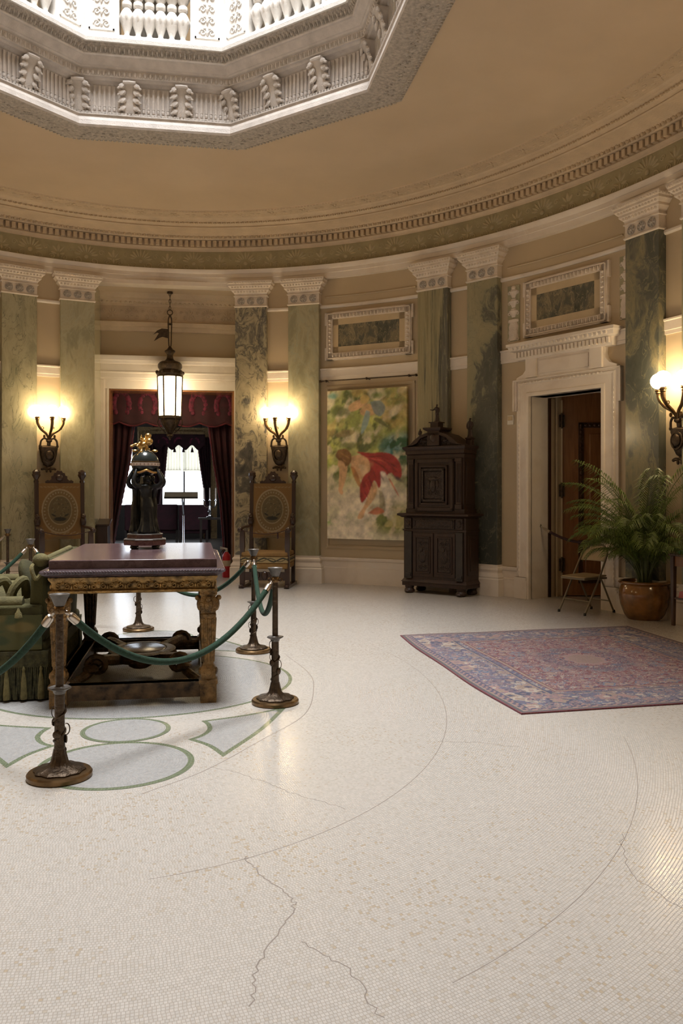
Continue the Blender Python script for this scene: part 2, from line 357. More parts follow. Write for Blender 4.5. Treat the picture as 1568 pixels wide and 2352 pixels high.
# ================================================================== SHELL
# ---- floor: one stone mosaic with green bands and grey fields
def uvset(o, pts):
    me = o.data; uv = me.uv_layers.new(name='local')
    arr = np.empty(len(me.loops) * 2, np.float32); vi = np.empty(len(me.loops), np.int32); me.loops.foreach_get('vertex_index', vi)
    arr = np.asarray(pts, np.float32)[vi].ravel(); uv.data.foreach_set('uv', arr)
M['mos'] = mosaic('cream_mosaic', 1.3, 0.0155, (0.53, 0.498, 0.457), (0.49, 0.445, 0.385), (0.45, 0.375, 0.28), (0.33, 0.285, 0.24), gw=0.19)
M['mosgrey'] = mosaic('grey_mosaic', 1.0, 0.017, (0.38, 0.372, 0.362), (0.36, 0.35, 0.34), (0.33, 0.318, 0.305), (0.27, 0.26, 0.25), gw=0.14)
M['mosgreen'] = mosaic('green_mosaic', 1.0, 0.017, (0.145, 0.175, 0.105), (0.115, 0.145, 0.085), (0.20, 0.205, 0.125), (0.23, 0.235, 0.18), gw=0.08)
M['crack'] = plain('dark_crack', (0.24, 0.20, 0.17), 0.6)
fb = MB(); fuv = []
def flr(poly, z, slot, cen=(0, 0)):
    fb.cur = slot; fb.add([(p[0], p[1], z) for p in poly], [tuple(range(len(poly)))]); fuv.extend([(p[0] - cen[0], p[1] - cen[1]) for p in poly])
def flr_band(pa, pb, z, slot, cen=(0, 0)):
    n = len(pa); fb.cur = slot
    fb.add([(p[0], p[1], z) for p in pa] + [(p[0], p[1], z) for p in pb], [(i, i + 1, n + i + 1, n + i) for i in range(n - 1)])
    fuv.extend([(p[0] - cen[0], p[1] - cen[1]) for p in list(pa) + list(pb)])
def circ(c, r, n=96): return [(c[0] + r * cos(2 * pi * i / n), c[1] + r * sin(2 * pi * i / n)) for i in range(n)]
# the main field as strips (keeps UV exact)
xs = np.linspace(-8, 9, 18); ys = np.linspace(-9, 9.3, 19)
for i in range(17):
    for j in range(18):
        flr([(xs[i], ys[j]), (xs[i + 1], ys[j]), (xs[i + 1], ys[j + 1]), (xs[i], ys[j + 1])], 0, 0)
def disc(c, r, w, z=0.0004):
    flr(circ(c, r), z, 2, c); flr(circ(c, r - w), z + 0.0004, 1, c)
flr([(p[0] * 1.05, p[1]) for p in circ((0.035, 0), 1.152)], .0004, 2); flr([(p[0] * 1.05, p[1]) for p in circ((0.035, 0), 1.124)], .0008, 1)
for sy in (-1, 1):
    disc((0.035, sy * 2.115), 0.425, 0.036, .0012); disc((0.035, sy * 1.425), 0.278, 0.03, .0020)
for sx in (-1, 1):
    for sy in (-1, 1):
        a = crom([(0.47, 1.285, 0), (0.78, 1.17, 0), (1.07, 1.0, 0)], 8)
        b = crom([(1.07, 1.0, 0), (0.86, 1.55, 0), (0.585, 2.085, 0)], 8)
        c_ = crom([(0.585, 2.085, 0), (0.50, 1.86, 0), (0.385, 1.70, 0)], 6)
        d = crom([(0.385, 1.70, 0), (0.46, 1.62, 0), (0.505, 1.50, 0), (0.50, 1.38, 0), (0.47, 1.285, 0)], 6)
        loop = [(p.x, p.y) for p in a[:-1] + b[:-1] + c_[:-1] + d[:-1]]
        cx = sum(p[0] for p in loop) / len(loop); cy = sum(p[1] for p in loop) / len(loop)
        def inset(loop, e):  # shrink an outline
            out = []; n = len(loop)
            for i in range(n):
                p0, p1, p2 = Vector(loop[i - 1]), Vector(loop[i]), Vector(loop[(i + 1) % n])
                d1 = (p1 - p0).normalized(); d2 = (p2 - p1).normalized()
                n1 = Vector((-d1.y, d1.x)); n2 = Vector((-d2.y, d2.x)); nn = (n1 + n2)
                nn = nn / max(nn.dot(n1), 0.35) if nn.length > 0.1 else n1
                out.append(tuple(p1 + nn * e))
            return out
        ar = sum(loop[i - 1][0] * loop[i][1] - loop[i][0] * loop[i - 1][1] for i in range(len(loop)))
        ins = inset(loop, 0.032 if ar > 0 else -0.032)
        def segd(p, a, b):
            p, a, b = Vector(p), Vector(a), Vector(b); d = b - a
            return (p - a - d * max(0, min(1, (p - a).dot(d) / max(1e-9, d.length_squared)))).length
        ins = [p for p in ins if min(segd(p, loop[i - 1], loop[i]) for i in range(len(loop))) > 0.029]
        sg = lambda P: [(p[0] * sx + 0.035, p[1] * sy) for p in P]
        flr(sg(loop), 0.0004, 2, (0.035 + 0.6 * sx, sy * 1.4)); flr(sg(ins), 0.0008, 1, (0.035 + 0.45 * sx, sy * 1.2))
def line(pts, w, z=0.0003, slot=3):
    pts = [Vector((p[0], p[1], 0)) for p in pts]; L_, R_ = [], []
    for i, p in enumerate(pts):
        d = (pts[min(i + 1, len(pts) - 1)] - pts[max(i - 1, 0)]).normalized(); nrm = Vector((-d.y, d.x, 0)) * w / 2
        L_.append(p + nrm); R_.append(p - nrm)
    flr_band(L_, R_, z, slot)
# worn joints that follow the rows of stones
line(crom([(1.30, 0.9, 0), (1.40, 0.1, 0), (1.365, -.464, 0), (1.199, -1.226, 0), (.859, -1.79, 0), (.514, -2.31, 0), (0.2, -2.62, 0)], 8), 0.006)
line([(2.32 * cos(t), 3.62 * sin(t)) for t in np.linspace(-1.45, 0.35, 60)], 0.004)
line([(3.4 * cos(t), 4.8 * sin(t)) for t in np.linspace(-1.2, -0.45, 50)], 0.003)
rc = random.Random(3)
def crack(pts, w=0.0035, j=0.012):
    q = crom([(p[0], p[1], 0) for p in pts], 10)
    line([(p.x + rc.uniform(-j, j), p.y + rc.uniform(-j, j)) for p in q], w)
crack([(0.55, -2.25), (0.718, -2.418), (0.95, -2.75), (1.157, -2.992)])
crack([(0.66, -3.45), (0.701, -3.59), (0.80, -3.83), (0.80, -3.95), (0.66, -4.25), (0.617, -4.48)], 0.005)
crack([(1.9, -2.0), (2.106, -2.053), (2.343, -2.184)], 0.004)
crack([(2.3, -3.5), (2.15, -3.9), (2.2, -4.3), (2.0, -4.8)], 0.003)
crack([(0.80, -4.15), (0.93, -4.35), (0.98, -4.6)], 0.004)
flo = struct(fb.build('floor', [M['mos'], M['mosgrey'], M['mosgreen'], M['crack']], smooth=0)); uvset(flo, fuv)

# ---- oval wall with its two openings
DOOR_T = (25.3, 34.9); DOOR_Z = 2.85
REC_T = (79.0, 101.5)
def oval_wall(name, t0, t1, mat):
    mb = MB(); n = max(2, int((t1 - t0) / 1.2)); ts = [t0 + (t1 - t0) * i / n for i in range(n + 1)]
    for e in DOOR_T + REC_T:
        if t0 < e < t1: ts.append(e)
    ts = sorted(set(ts)); zs = [0, DOOR_Z, 5.06, ZC + 0.1]
    for a, b in zip(ts[:-1], ts[1:]):
        m = (a + b) / 2
        for z0, z1 in zip(zs[:-1], zs[1:]):
            if DOOR_T[0] < m < DOOR_T[1] and z0 < DOOR_Z - .01: continue
            if REC_T[0] < m < REC_T[1] and z0 < 5.05: continue
            p, q, P, Q = EP(a), EP(b), EP(a, -0.22), EP(b, -0.22)
            mb.add([(p.x, p.y, z0), (q.x, q.y, z0), (q.x, q.y, z1), (p.x, p.y, z1), (P.x, P.y, z0), (Q.x, Q.y, z0), (Q.x, Q.y, z1), (P.x, P.y, z1)], [(0, 1, 2, 3), (7, 6, 5, 4), (0, 3, 7, 4), (1, 5, 6, 2), (0, 4, 5, 1), (3, 2, 6, 7)])
    return struct(mb.build(name, mat))
oval_wall('wall_right', -45, 62, M['wall']); oval_wall('wall_far', 62, 118, M['wall']); oval_wall('wall_left', 118, 225, M['wall']); oval_wall('wall_near', 225, 315, M['wall'])

# ---- octagonal well
WHW, WFY, WDG = 2.38, 3.87, 4.785
def octo(e, grow=False):
    w, f, d = WHW - e, WFY - e, WDG - 1.4142 * e
    P = [(d - f, f), (w, d - w), (w, -(d - w)), (d - f, -f)]
    return P + [(-x, y) for x, y in reversed(P)]       # clockwise from the far edge's right corner
def oct_ray(e, ang):
    w, f, d = WHW - e, WFY - e, WDG - 1.4142 * e; cx, cy = abs(cos(ang)), abs(sin(ang))
    r = min(w / cx if cx > 1e-6 else 1e9, f / cy if cy > 1e-6 else 1e9, d / (cx + cy)); return (r * cos(ang), r * sin(ang))
def plate(name, z, th, e, mat, grow=0.25):
    mb = MB(); an = sorted(set([2 * pi * i / 144 for i in range(144)] + [atan2(p[1], p[0]) % (2 * pi) for p in octo(e)]))
    rings = []
    for an_ in an:
        q = oct_ray(e, an_); r = 1 / sqrt((cos(an_) / (A + grow)) ** 2 + (sin(an_) / (B + grow)) ** 2); o = (r * cos(an_), r * sin(an_))
        steps = 1
        rings.append([(q[0], q[1], z), (o[0], o[1], z), (o[0], o[1], z + th), (q[0], q[1], z + th)])
    return struct(MB().loft(rings, False, True).build(name, mat, smooth=20) if False else mb.loft(rings, False, True).build(name, mat, smooth=20))
plate('ceiling', ZC, 0.12, -0.36, M['ceil'])
def well_sweep(name, prof, mat, parent=None, smooth=25):
    rings = [[(p[0], p[1], z) for p in octo(e)] for e, z in prof]
    mb = MB(); n = 8
    for r0, r1 in zip(rings[:-1], rings[1:]):
        mb.add(r0 + r1, [(i, (i + 1) % n, n + (i + 1) % n, n + i) for i in range(n)])
    return mb.build(name, mat, parent, smooth=smooth)
def well_edges(e):
    P = octo(e)
    for i in range(8):
        a, b = Vector(P[i]), Vector(P[(i + 1) % 8]); yield i, a, b
def edge_frames(e, z, spacing, margin=0.0, only=None):
    """frames along the octagon's edges: local x along the edge, y outward (away from the opening), z up"""
    for i, a, b in well_edges(e):
        if only is not None and i not in only: continue
        L = (b - a).length; n = max(1, int(round((L - 2 * margin) / spacing))); d = (b - a).normalized()
        yo = Vector((-d.y, d.x))
        if yo.dot((a + b) / 2) < 0: yo = -yo
        xx = Vector((yo.y, -yo.x)); ang = atan2(xx.y, xx.x)
        for k in range(n):
            p = a + d * (margin + (L - 2 * margin) * (k + 0.5) / n)
            yield TR(p.x, p.y, z) @ RZ(ang), i, k
SEEN = (0, 7, 6, 1, 5)         # far edge is 7, its right neighbour 0, left neighbour 6
def acanthus(mb, M_, s=1.0):
    """upright leaf with a curled tip: midrib and three pairs of lobes; local -y faces the viewer"""
    mb.loft([[(x * w * s, (-d - 0.02 * (1 - abs(x))) * s, z * s) for x in (-1, -0.5, 0, 0.5, 1)] + [(x * w * s, 0.02 * s, z * s) for x in (1, -1)] for w, d, z in ((.045, .02, 0), (.06, .04, .07), (.05, .05, .16), (.06, .075, .24), (.075, .11, .29), (.07, .13, .32), (.05, .10, .345), (.03, .05, .35))], True, False, M_)
    for k, (z, w, r) in enumerate(((.06, .062, .034), (.14, .066, .036), (.22, .07, .036), (.285, .072, .03))):
        for sx in (-1, 1):
            mb.ell((0, 0, 0), (r * s, .022 * s, r * 1.15 * s), 7, 5, M_ @ TR(sx * w * s, -(.035 + .03 * k) * s, z * s) @ RY(-sx * .6))
            mb.ell((0, 0, 0), (r * .5 * s, .02 * s, r * .7 * s), 6, 4, M_ @ TR(sx * (w + .028) * s, -(.03 + .03 * k) * s, (z - .02) * s) @ RY(-sx * 1.0))
    mb.tube([(x * s, -.13 * s, .325 * s) for x in (-.06, 0, .06)], [.022 * s, .028 * s, .022 * s], 8, M_)

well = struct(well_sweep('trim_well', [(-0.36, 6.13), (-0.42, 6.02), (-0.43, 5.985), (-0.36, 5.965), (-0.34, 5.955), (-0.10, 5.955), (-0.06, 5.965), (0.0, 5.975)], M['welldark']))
# edge enrichment round the flat soffit
mb = MB()
for fr, i, k in edge_frames(-0.395, 5.975, 0.055, 0.03, SEEN): mb.ell((0, 0, 0), (.019, .03, .017), 6, 4, fr)
rl = random.Random(5)
for fr, i, k in edge_frames(-0.21, 5.952, 0.085, 0.05, SEEN):     # low scrolling flowers on the soffit
    mb.ell((rl.uniform(-.01, .01), rl.uniform(-.05, .05), 0), (.03, .022, .012), 7, 4, fr @ RZ(rl.uniform(-1, 1)))
    mb.ell((.03, rl.choice((-.06, .06)), 0), (.022, .014, .01), 6, 4, fr @ RZ(rl.uniform(-.6, .6)))
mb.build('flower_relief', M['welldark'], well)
well_sweep('fascia', [(0.0, 5.975), (0.012, 6.0), (0.004, 6.06), (-0.015, 6.10), (-0.015, 6.125), (0.0, 6.13), (0.0, 6.14), (-0.05, 6.15)], M['well'], well)
mb = MB()
for fr, i, k in edge_frames(-0.03, 6.155, 0.042, 0.0, SEEN): mb.box((0, 0, 0), (.026, .05, .026), fr)
mb.build('bead_course', M['welldark'], well)
well_sweep('fluted_frieze', [(-0.05, 6.15), (-0.05, 6.19), (-0.075, 6.20), (-0.075, 6.52), (-0.04, 6.54), (0.0, 6.55), (0.02, 6.57)], M['well'], well)
mb = MB()
for fr, i, k in edge_frames(-0.07, 6.36, 0.058, 0.06, SEEN):
    mb.box((0, 0, .02), (.026, .03, .25), fr); mb.ell((0, -.012, -.135), (.02, .016, .028), 6, 4, fr)
mb.build('flutes', M['well'], well)
mb = MB()
for i, a, b in well_edges(-0.07):
    if i not in SEEN: continue
    L = (b - a).length; n = 3 if L < 3 else 7; d = (b - a).normalized(); yo = Vector((-d.y, d.x))
    if yo.dot((a + b) / 2) < 0: yo = -yo
    ang = atan2(-yo.x, yo.y)
    for k in range(n):
        p = a + d * (L * (k + (0.03 if k == 0 else 0)) / n); acanthus(mb, TR(p.x, p.y, 6.185) @ RZ(ang) @ SCL(1.25, 1, 1.02), 1.0)
mb.build('acanthus_bracket', M['well'], well)
well_sweep('bead_band', [(0.02, 6.57), (0.05, 6.575), (0.05, 6.66), (0.075, 6.67), (0.085, 6.685)], M['well'], well)
mb = MB()
for fr, i, k in edge_frames(0.045, 6.618, 0.062, 0.0, SEEN):
    mb.ell((0, 0, 0), (.022, .028, .034), 7, 5, fr); mb.box((.031, 0, 0), (.007, .03, .06), fr)
mb.build('egg_course', M['well'], well)
well_sweep('cove', [(0.085, 6.685), (0.10, 6.69), (0.125, 6.72), (0.165, 6.76), (0.185, 6.765), (0.19, 6.785)], M['well'], well)
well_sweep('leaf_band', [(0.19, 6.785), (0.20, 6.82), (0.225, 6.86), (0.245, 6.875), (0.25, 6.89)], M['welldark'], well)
mb = MB()
for fr, i, k in edge_frames(0.205, 6.83, 0.055, 0.0, SEEN):
    mb.ell((0, 0, 0), (.02, .02, .042), 6, 4, fr @ RX(.5)); mb.ell((.027, .0, -.012), (.008, .018, .03), 5, 4, fr @ RX(.5)); mb.ell((.027, -.03, .045), (.011, .01, .009), 5, 4, fr)
mb.build('leaf_course', M['welldark'], well)
well_sweep('plinth', [(0.25, 6.89), (0.27, 6.895), (0.275, 6.94), (0.262, 6.95), (0.262, 6.985), (0.24, 7.0), (-0.45, 7.0), (-0.45, 6.9)], M['bal'], well)

# balustrade: pedestals, balusters in two rows, top rail
def ped_parts(parent):
    mb = MB(); mb.bx(-.2, .2, -.05, .45, 7.0, 7.83); mb.bx(-.215, .215, -.065, .45, 7.0, 7.05); mb.bx(-.215, .215, -.065, .45, 7.78, 7.83)
    return mb
def scrollpanel(mb, M_, w, h):
    mb.bx(-w, w, -.012, .01, -h, -h + .02, M_); mb.bx(-w, w, -.012, .01, h - .02, h, M_); mb.bx(-w, -w + .018, -.012, .01, -h, h, M_); mb.bx(w - .018, w, -.012, .01, -h, h, M_)
    for k in range(5):
        z = -h + (k + .5) * 2 * h / 5
        for sx in (-1, 1):
            mb.tube([(sx * (.055 + p[0]), -.006, z + p[2]) for p in spiral(.042, .01, 1.3, 14, pi if sx > 0 else 0, -sx)], .009, 5, M_)
            mb.ell((sx * .03, -.01, z + .05), (.022, .012, .012), 6, 4, M_)
        mb.ell((0, -.012, z), (.016, .014, .04), 6, 4, M_)
def gal_frame(i):
    P = octo(0.25); a, b = Vector(P[i]), Vector(P[(i + 1) % 8]); d = (b - a).normalized(); yo = Vector((-d.y, d.x))
    if yo.dot((a + b) / 2) < 0: yo = -yo
    xx = Vector((yo.y, -yo.x))
    if xx.dot(d) < 0: a, b = b, a; d = -d
    return a, b, d, yo, atan2(xx.y, xx.x)
BPROF = [(.055, 0), (.06, .012), (.052, .03), (.034, .045), (.03, .06), (.036, .085), (.055, .14), (.075, .20), (.086, .25), (.083, .285), (.062, .33), (.044, .36), (.040, .375), (.056, .385), (.06, .40), (.06, .43), (.056, .445), (.040, .455), (.044, .47), (.062, .50), (.083, .545), (.086, .58), (.075, .63), (.055, .69), (.036, .745), (.03, .77), (.034, .785), (.055, .80), (.055, .83)]
bal_mesh = None
side_words = {7: 'far side of the ceiling well', 0: 'slanting right side of the ceiling well', 6: 'slanting left side of the ceiling well'}
ords = ['first', 'second', 'third', 'fourth', 'fifth', 'sixth', 'seventh', 'eighth']
for i in (7, 0, 6):
    a, b, d, yo, ang = gal_frame(i); L = (b - a).length
    for end, (p, sgn) in enumerate(((a, 1), (b, -1))):
        c = p + d * sgn * 0.185 + yo * 0.07
        t = thing('balustrade_pedestal', 'white carved pedestal %s of balusters, %s' % (('left', 'right')[end], side_words[i]), 'pedestal', (c.x, c.y, 7.0), ang, 'pedestals of the balustrade')
        mb = MB(); mb.bx(-.205, .205, -.03, .30, 0, .83); mb.build('block', M['bal'], t, bevel=.006)
        mb = MB(); scrollpanel(mb, TR(0, -.03, .42), .15, .36); mb.build('scroll_panel', M['bal'], t)
    n = 6 if i == 7 else 7
    for row in (0, 1):
        for k in range(n):
            fr = (k + (0.5 if row == 0 else 1.0)) / n
            if fr > 0.99: continue
            p = a + d * (0.41 + (L - 0.82) * fr) + yo * (0.10 + 0.30 * row)
            lab = '%s baluster from left, %s row, %s' % (ords[k], ('front', 'rear')[row], side_words[i])
            if bal_mesh is None:
                mb = MB(); mb.lathe(BPROF, 20)
                for q in range(8):       # carved leaves on the two swellings
                    an = 2 * pi * q / 8
                    for zz, tl in ((.235, .25), (.595, -.25)): mb.ell((0, 0, 0), (.012, .02, .055), 6, 4, RZ(an) @ TR(.078, 0, zz) @ RY(tl))
                o = mb.build('baluster', M['bal'], smooth=50); bal_mesh = o.data
            else:
                o = bpy.data.objects.new('baluster', bal_mesh); C.objects.link(o)
            o.location = (p.x, p.y, 7.0); o.rotation_euler = (0, 0, ang); settag(o, 'white carved ' + lab, 'baluster', 'balusters of the upper balustrade')
well_sweep('top_rail', [(0.27, 7.83), (0.29, 7.85), (0.29, 7.92), (0.25, 7.95), (-0.25, 7.95), (-0.29, 7.92), (-0.29, 7.83), (0.27, 7.83)], M['bal'], well)
# upper gallery round the well
plate('floor_gallery', 6.88, 0.1, -0.40, M['wall'])
mb = MB(); ring = []
for i in range(96):
    t = 360 * i / 96; p = EP(t, 0.0); q = EP(t, -0.2); ring.append([(p.x, p.y, 6.9), (p.x, p.y, 14.0), (q.x, q.y, 14.0), (q.x, q.y, 6.9)])
struct(mb.loft(ring, False, True).build('wall_gallery', M['wall']))
plate('ceiling_gallery', 14.0, 0.15, 0.1, M['ceil'])
mb = MB(); P = octo(0.0); mb.slab([(p[0], p[1]) for p in reversed(P)], 14.02, 14.05); struct(mb.build('window_laylight', M['laylight']))

# ---- entablature of the oval
def ring_sweep(name, prof, mat, t0=0, t1=360, step=1.5, parent=None, smooth=25):
    n = int(round((t1 - t0) / step)); closed = abs(t1 - t0 - 360) < 1e-6
    rings = []
    for i in range(n if closed else n + 1):
        t = t0 + (t1 - t0) * i / n
        rings.append([(*EP(t, o), z) for o, z in prof])
    mb = MB()
    if closed: mb.loft([r for r in rings], False, True)
    else: mb.loft(rings, True)
    return mb.build(name, mat, parent, smooth=smooth)
arch = struct(ring_sweep('trim_architrave', [(-.1, 5.05), (.10, 5.05), (.10, 5.13), (.115, 5.135), (.115, 5.195), (.13, 5.20), (.15, 5.235), (.155, 5.262), (-.1, 5.262)], M['white']))
fz = struct(ring_sweep('trim_frieze', [(-.1, 5.262), (.06, 5.262), (.06, 5.585), (-.1, 5.585)], M['frieze']))
VIS = (-8, 128)
sA, sB = s_at(VIS[0]), s_at(VIS[1])
def spots(spacing):
    n = int((sB - sA) / spacing)
    for k in range(n): yield t_at(sA + (k + .5) * spacing), k
mb = MB()
def palmette(mb, M_, s):
    for k in range(-4, 5):
        an = k * 0.36; L = .10 * s * (1 - .05 * abs(k)); mb.ell((0, 0, 0), (.016 * s, .012, L * .55), 6, 4, M_ @ TR(sin(an) * .02 * s, 0, .0) @ RY(an) @ TR(0, 0, .085 * s))
    mb.ell((0, -.004, -.02 * s), (.03 * s, .014, .03 * s), 8, 5, M_)
    for sx in (-1, 1):
        mb.tube([(sx * (.10 * s + p[0]), 0, -.07 * s + p[2]) for p in spiral(.055 * s, .012 * s, 1.4, 18, pi if sx > 0 else 0, sx)], .010, 5, M_)
def sprig(mb, M_, s):
    mb.ell((0, 0, .06 * s), (.024 * s, .012, .06 * s), 6, 4, M_)
    for sx in (-1, 1):
        mb.ell((0, 0, 0), (.018 * s, .011, .05 * s), 6, 4, M_ @ TR(sx * .045 * s, 0, .04 * s) @ RY(sx * .7)); mb.ell((0, 0, 0), (.016 * s, .011, .042 * s), 6, 4, M_ @ TR(sx * .06 * s, 0, -.02 * s) @ RY(sx * 1.3))
        mb.tube([(sx * (.085 * s + p[0]), 0, -.075 * s + p[2]) for p in spiral(.045 * s, .01 * s, 1.3, 14, pi if sx > 0 else 0, -sx)], .009, 5, M_)
        mb.tube([(sx * (.17 * s + p[0]), 0, .05 * s + p[2]) for p in spiral(.04 * s, .01 * s, 1.2, 12, 0 if sx > 0 else pi, sx)], .008, 5, M_)
    mb.ell((0, 0, -.05 * s), (.018 * s, .012, .035 * s), 6, 4, M_)
for t, k in spots(0.445):
    M_ = wallM(t, .062, 5.41)
    if k % 2 == 0: palmette(mb, M_, 1.3)
    else: sprig(mb, M_, 1.15)
mb.build('frieze_ornament', M['friezerelief'], fz)
cor = struct(ring_sweep('trim_cornice', [(-.1, 5.585), (.065, 5.585), (.07, 5.60), (.09, 5.61), (.11, 5.64), (.11, 5.645), (.10, 5.65), (.10, 5.75), (.19, 5.755), (.20, 5.765), (.215, 5.79), (.25, 5.81), (.26, 5.815), (.27, 5.82), (.36, 5.84), (.45, 5.85), (.47, 5.855), (.48, 5.87), (.475, 5.885), (.50, 5.89), (.53, 5.91), (.58, 5.95), (.60, 5.955), (.63, 5.965), (.64, 5.975), (.86, 5.985), (.90, 5.98), (.93, 5.985), (.945, 6.02), (-.1, 6.02)], M['cornice'], smooth=30))
mb = MB()
for t, k in spots(0.098): mb.bx(-.028, .028, -.075, .03, 5.655, 5.745, wallM(t, .10, 0))
mb.build('dentils', M['cornice'], cor)
mb = MB()
for t, k in spots(0.085):
    mb.ell((0, 0, 0), (.027, .026, .03), 6, 4, wallM(t, .222, 5.787)); mb.ell((.0425, 0, 0), (.008, .02, .028), 5, 4, wallM(t, .222, 5.787))
    mb.ell((0, 0, 0), (.024, .035, .018), 6, 4, wallM(t, .545, 5.925) @ RX(.6)); mb.ell((.042, 0, 0), (.012, .03, .014), 5, 4, wallM(t, .545, 5.925) @ RX(.6))
mb.build('egg_and_dart', M['cornice'], cor)
mb = MB()
for t, k in spots(0.06): mb.ell((0, 0, 0), (.022, .018, .014), 5, 4, wallM(t, .915, 5.983))
for t, k in spots(0.62):
    M_ = wallM(t, .75, 5.978)
    for q in range(6): mb.ell((0, 0, 0), (.045, .02, .012), 6, 4, M_ @ RZ(q * pi / 3) @ TR(.05, 0, 0))
    mb.ell((0, 0, 0), (.025, .025, .02), 7, 4, M_)
    for sx in (-1, 1):
        for q in range(3): mb.ell((sx * (.14 + .075 * q), .03 * (-1) ** q, 0), (.038, .022, .009), 6, 4, M_)
mb.build('rosette_band', M['cornice'], cor)

# ---- dado, string course, upper rail between the pilasters
PIL = {'A': 76.7, 'a': 103.1, 'B': 68.4, 'b': 111.3, 'C': 48.5, 'D': 41.2, 'E': 19.9, 'F': 13.2}
def gap(t0, t1, skip=False):
    return (t0, t1)
runs = [(('right'), -30, 24.0), ('right', 36.6, 50), ('far', 50, 78.6), ('far', 101.3, 114), ('left', 114, 150)]
dado = [(-.05, 0), (.05, 0), (.05, .26), (.035, .27), (.035, .37), (.055, .385), (.06, .41), (.045, .43), (-.05, .43)]
for k, (nm, t0, t1) in enumerate(runs): struct(ring_sweep('baseboard_%s' % nm if k in (0, 2, 4) else 'baseboard_%s_%s' % (nm, 'inner'), dado, M['white'], t0, t1))
course = [(-.05, 3.375), (.022, 3.375), (.022, 3.42), (.03, 3.425), (.03, 3.53), (.045, 3.54), (.045, 3.56), (-.05, 3.56)]
rail = [(-.05, 4.565), (.02, 4.565), (.035, 4.585), (.035, 4.61), (.02, 4.625), (-.05, 4.625)]
for k, (t0, t1) in enumerate([(-30, 22.0), (22.0, 24.5), (36.2, 66), (66, 78.6), (101.3, 150)]): struct(ring_sweep('trim_course', course, M['white'], t0, t1))
for k, (t0, t1) in enumerate([(-30, 78.6), (101.3, 150)]): struct(ring_sweep('trim_rail', rail, M['white'], t0, t1))
for k, (t0, t1) in enumerate([(23.0, 38.2), (51.5, 65.4)]):
    struct(ring_sweep('trim_fillet', [(-.05, 4.74), (.012, 4.74), (.02, 4.752), (.012, 4.765), (-.05, 4.765)], M['wall'], t0, t1))

# ---- pilasters
CAPR = [(.275, .125, 4.625), (.285, .14, 4.635), (.285, .14, 4.65), (.272, .122, 4.66), (.272, .122, 4.80), (.29, .14, 4.805), (.29, .14, 4.82), (.275, .128, 4.825), (.275, .128, 4.835), (.285, .14, 4.86), (.32, .175, 4.895), (.325, .18, 4.90), (.325, .18, 4.93), (.335, .19, 4.935), (.36, .215, 4.965), (.37, .225, 4.97), (.37, .225, 5.0), (.38, .235, 5.005), (.39, .245, 5.03), (.39, .245, 5.05)]
def rect_rings(rows, back=.12): return [[(-w, -d, z), (w, -d, z), (w, back, z), (-w, back, z)] for w, d, z in rows]
proto_cap = None
def pilaster(t, shaft, label, deep=0):
    p = EP(t, 0.0); th = thing('pilaster', label, 'pilaster', (p.x, p.y, 0), ang_in(t), 'marble pilasters of the oval wall')
    mb = MB(); mb.loft(rect_rings([(.345, .20, 0), (.345, .20, .24), (.33, .185, .255), (.335, .19, .275), (.325, .18, .30), (.30, .155, .335), (.30, .155, .36), (.31, .165, .375), (.305, .16, .40), (.285, .135, .42), (.285, .135, .45)])); mb.build('base', M['white'], th)
    mb = MB(); mb.bx(-.27, .27, -.12, .1, .45, 4.63); mb.build('shaft', shaft, th, bevel=.006)
    global proto_cap
    if proto_cap is None:
        mb = MB(); mb.loft(rect_rings(CAPR))
        for k in range(11): mb.ell(((k - 5) * .052, -.165, 4.88), (.02, .014, .026), 6, 4)
        for k in range(16): mb.ell(((k - 7.5) * .046, -.238, 5.018), (.018, .014, .014), 6, 4)
        for k in range(13): mb.ell(((k - 6) * .05, -.205, 4.95), (.018, .014, .02), 5, 4)
        for sx in (-1, 1):
            for k in range(5): mb.ell((sx * .385, -.2 + k * .05, 5.018), (.014, .018, .014), 5, 4)
        cp = mb.build('capital', M['cap'], th); mr = MB()
        for q in range(8): mr.ell((0, 0, 0), (.013, .012, .022), 6, 4, RY(q * pi / 4) @ TR(0, 0, .032))
        mr.ell((0, -.004, 0), (.017, .016, .017), 8, 5); mr.tube([(.058 * cos(a_), 0, .058 * sin(a_)) for a_ in np.linspace(0, 2 * pi, 20)[:-1]], .006, 5, closed=True)
        for k in (-1, 0, 1):
            if k == -1: ro = mr.build('rosette', M['welldark'], cp)
            else: ro = ro.copy(); C.objects.link(ro); ro.parent = cp
            ro.location = (k * .165, -.128, 4.73)
        proto_cap = cp
    else: copy_tree(proto_cap, th)
    return th
pilaster(PIL['a'], M['shaft2'], 'pale green marble pilaster just left of the tall curtained doorway')
pilaster(PIL['b'], M['shaft1'], 'pale green marble pilaster left of the wall lamp over the left armchair')
pilaster(PIL['A'], M['shaft3'], 'cream and charcoal swirled marble pilaster just right of the curtained doorway')
pilaster(PIL['B'], M['shaft4'], 'pale green marble pilaster between the right armchair lamp and the painting')
pilaster(PIL['C'], M['shaft5'], 'striped olive and grey marble pilaster behind the carved cabinet')
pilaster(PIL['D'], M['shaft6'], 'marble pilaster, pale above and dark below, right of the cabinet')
pilaster(PIL['E'], M['shaft7'], 'deep green marble pilaster right of the wooden door, behind the palm')
pilaster(PIL['F'], M['shaft2'], 'marble pilaster at the right edge beyond the globe lamp')

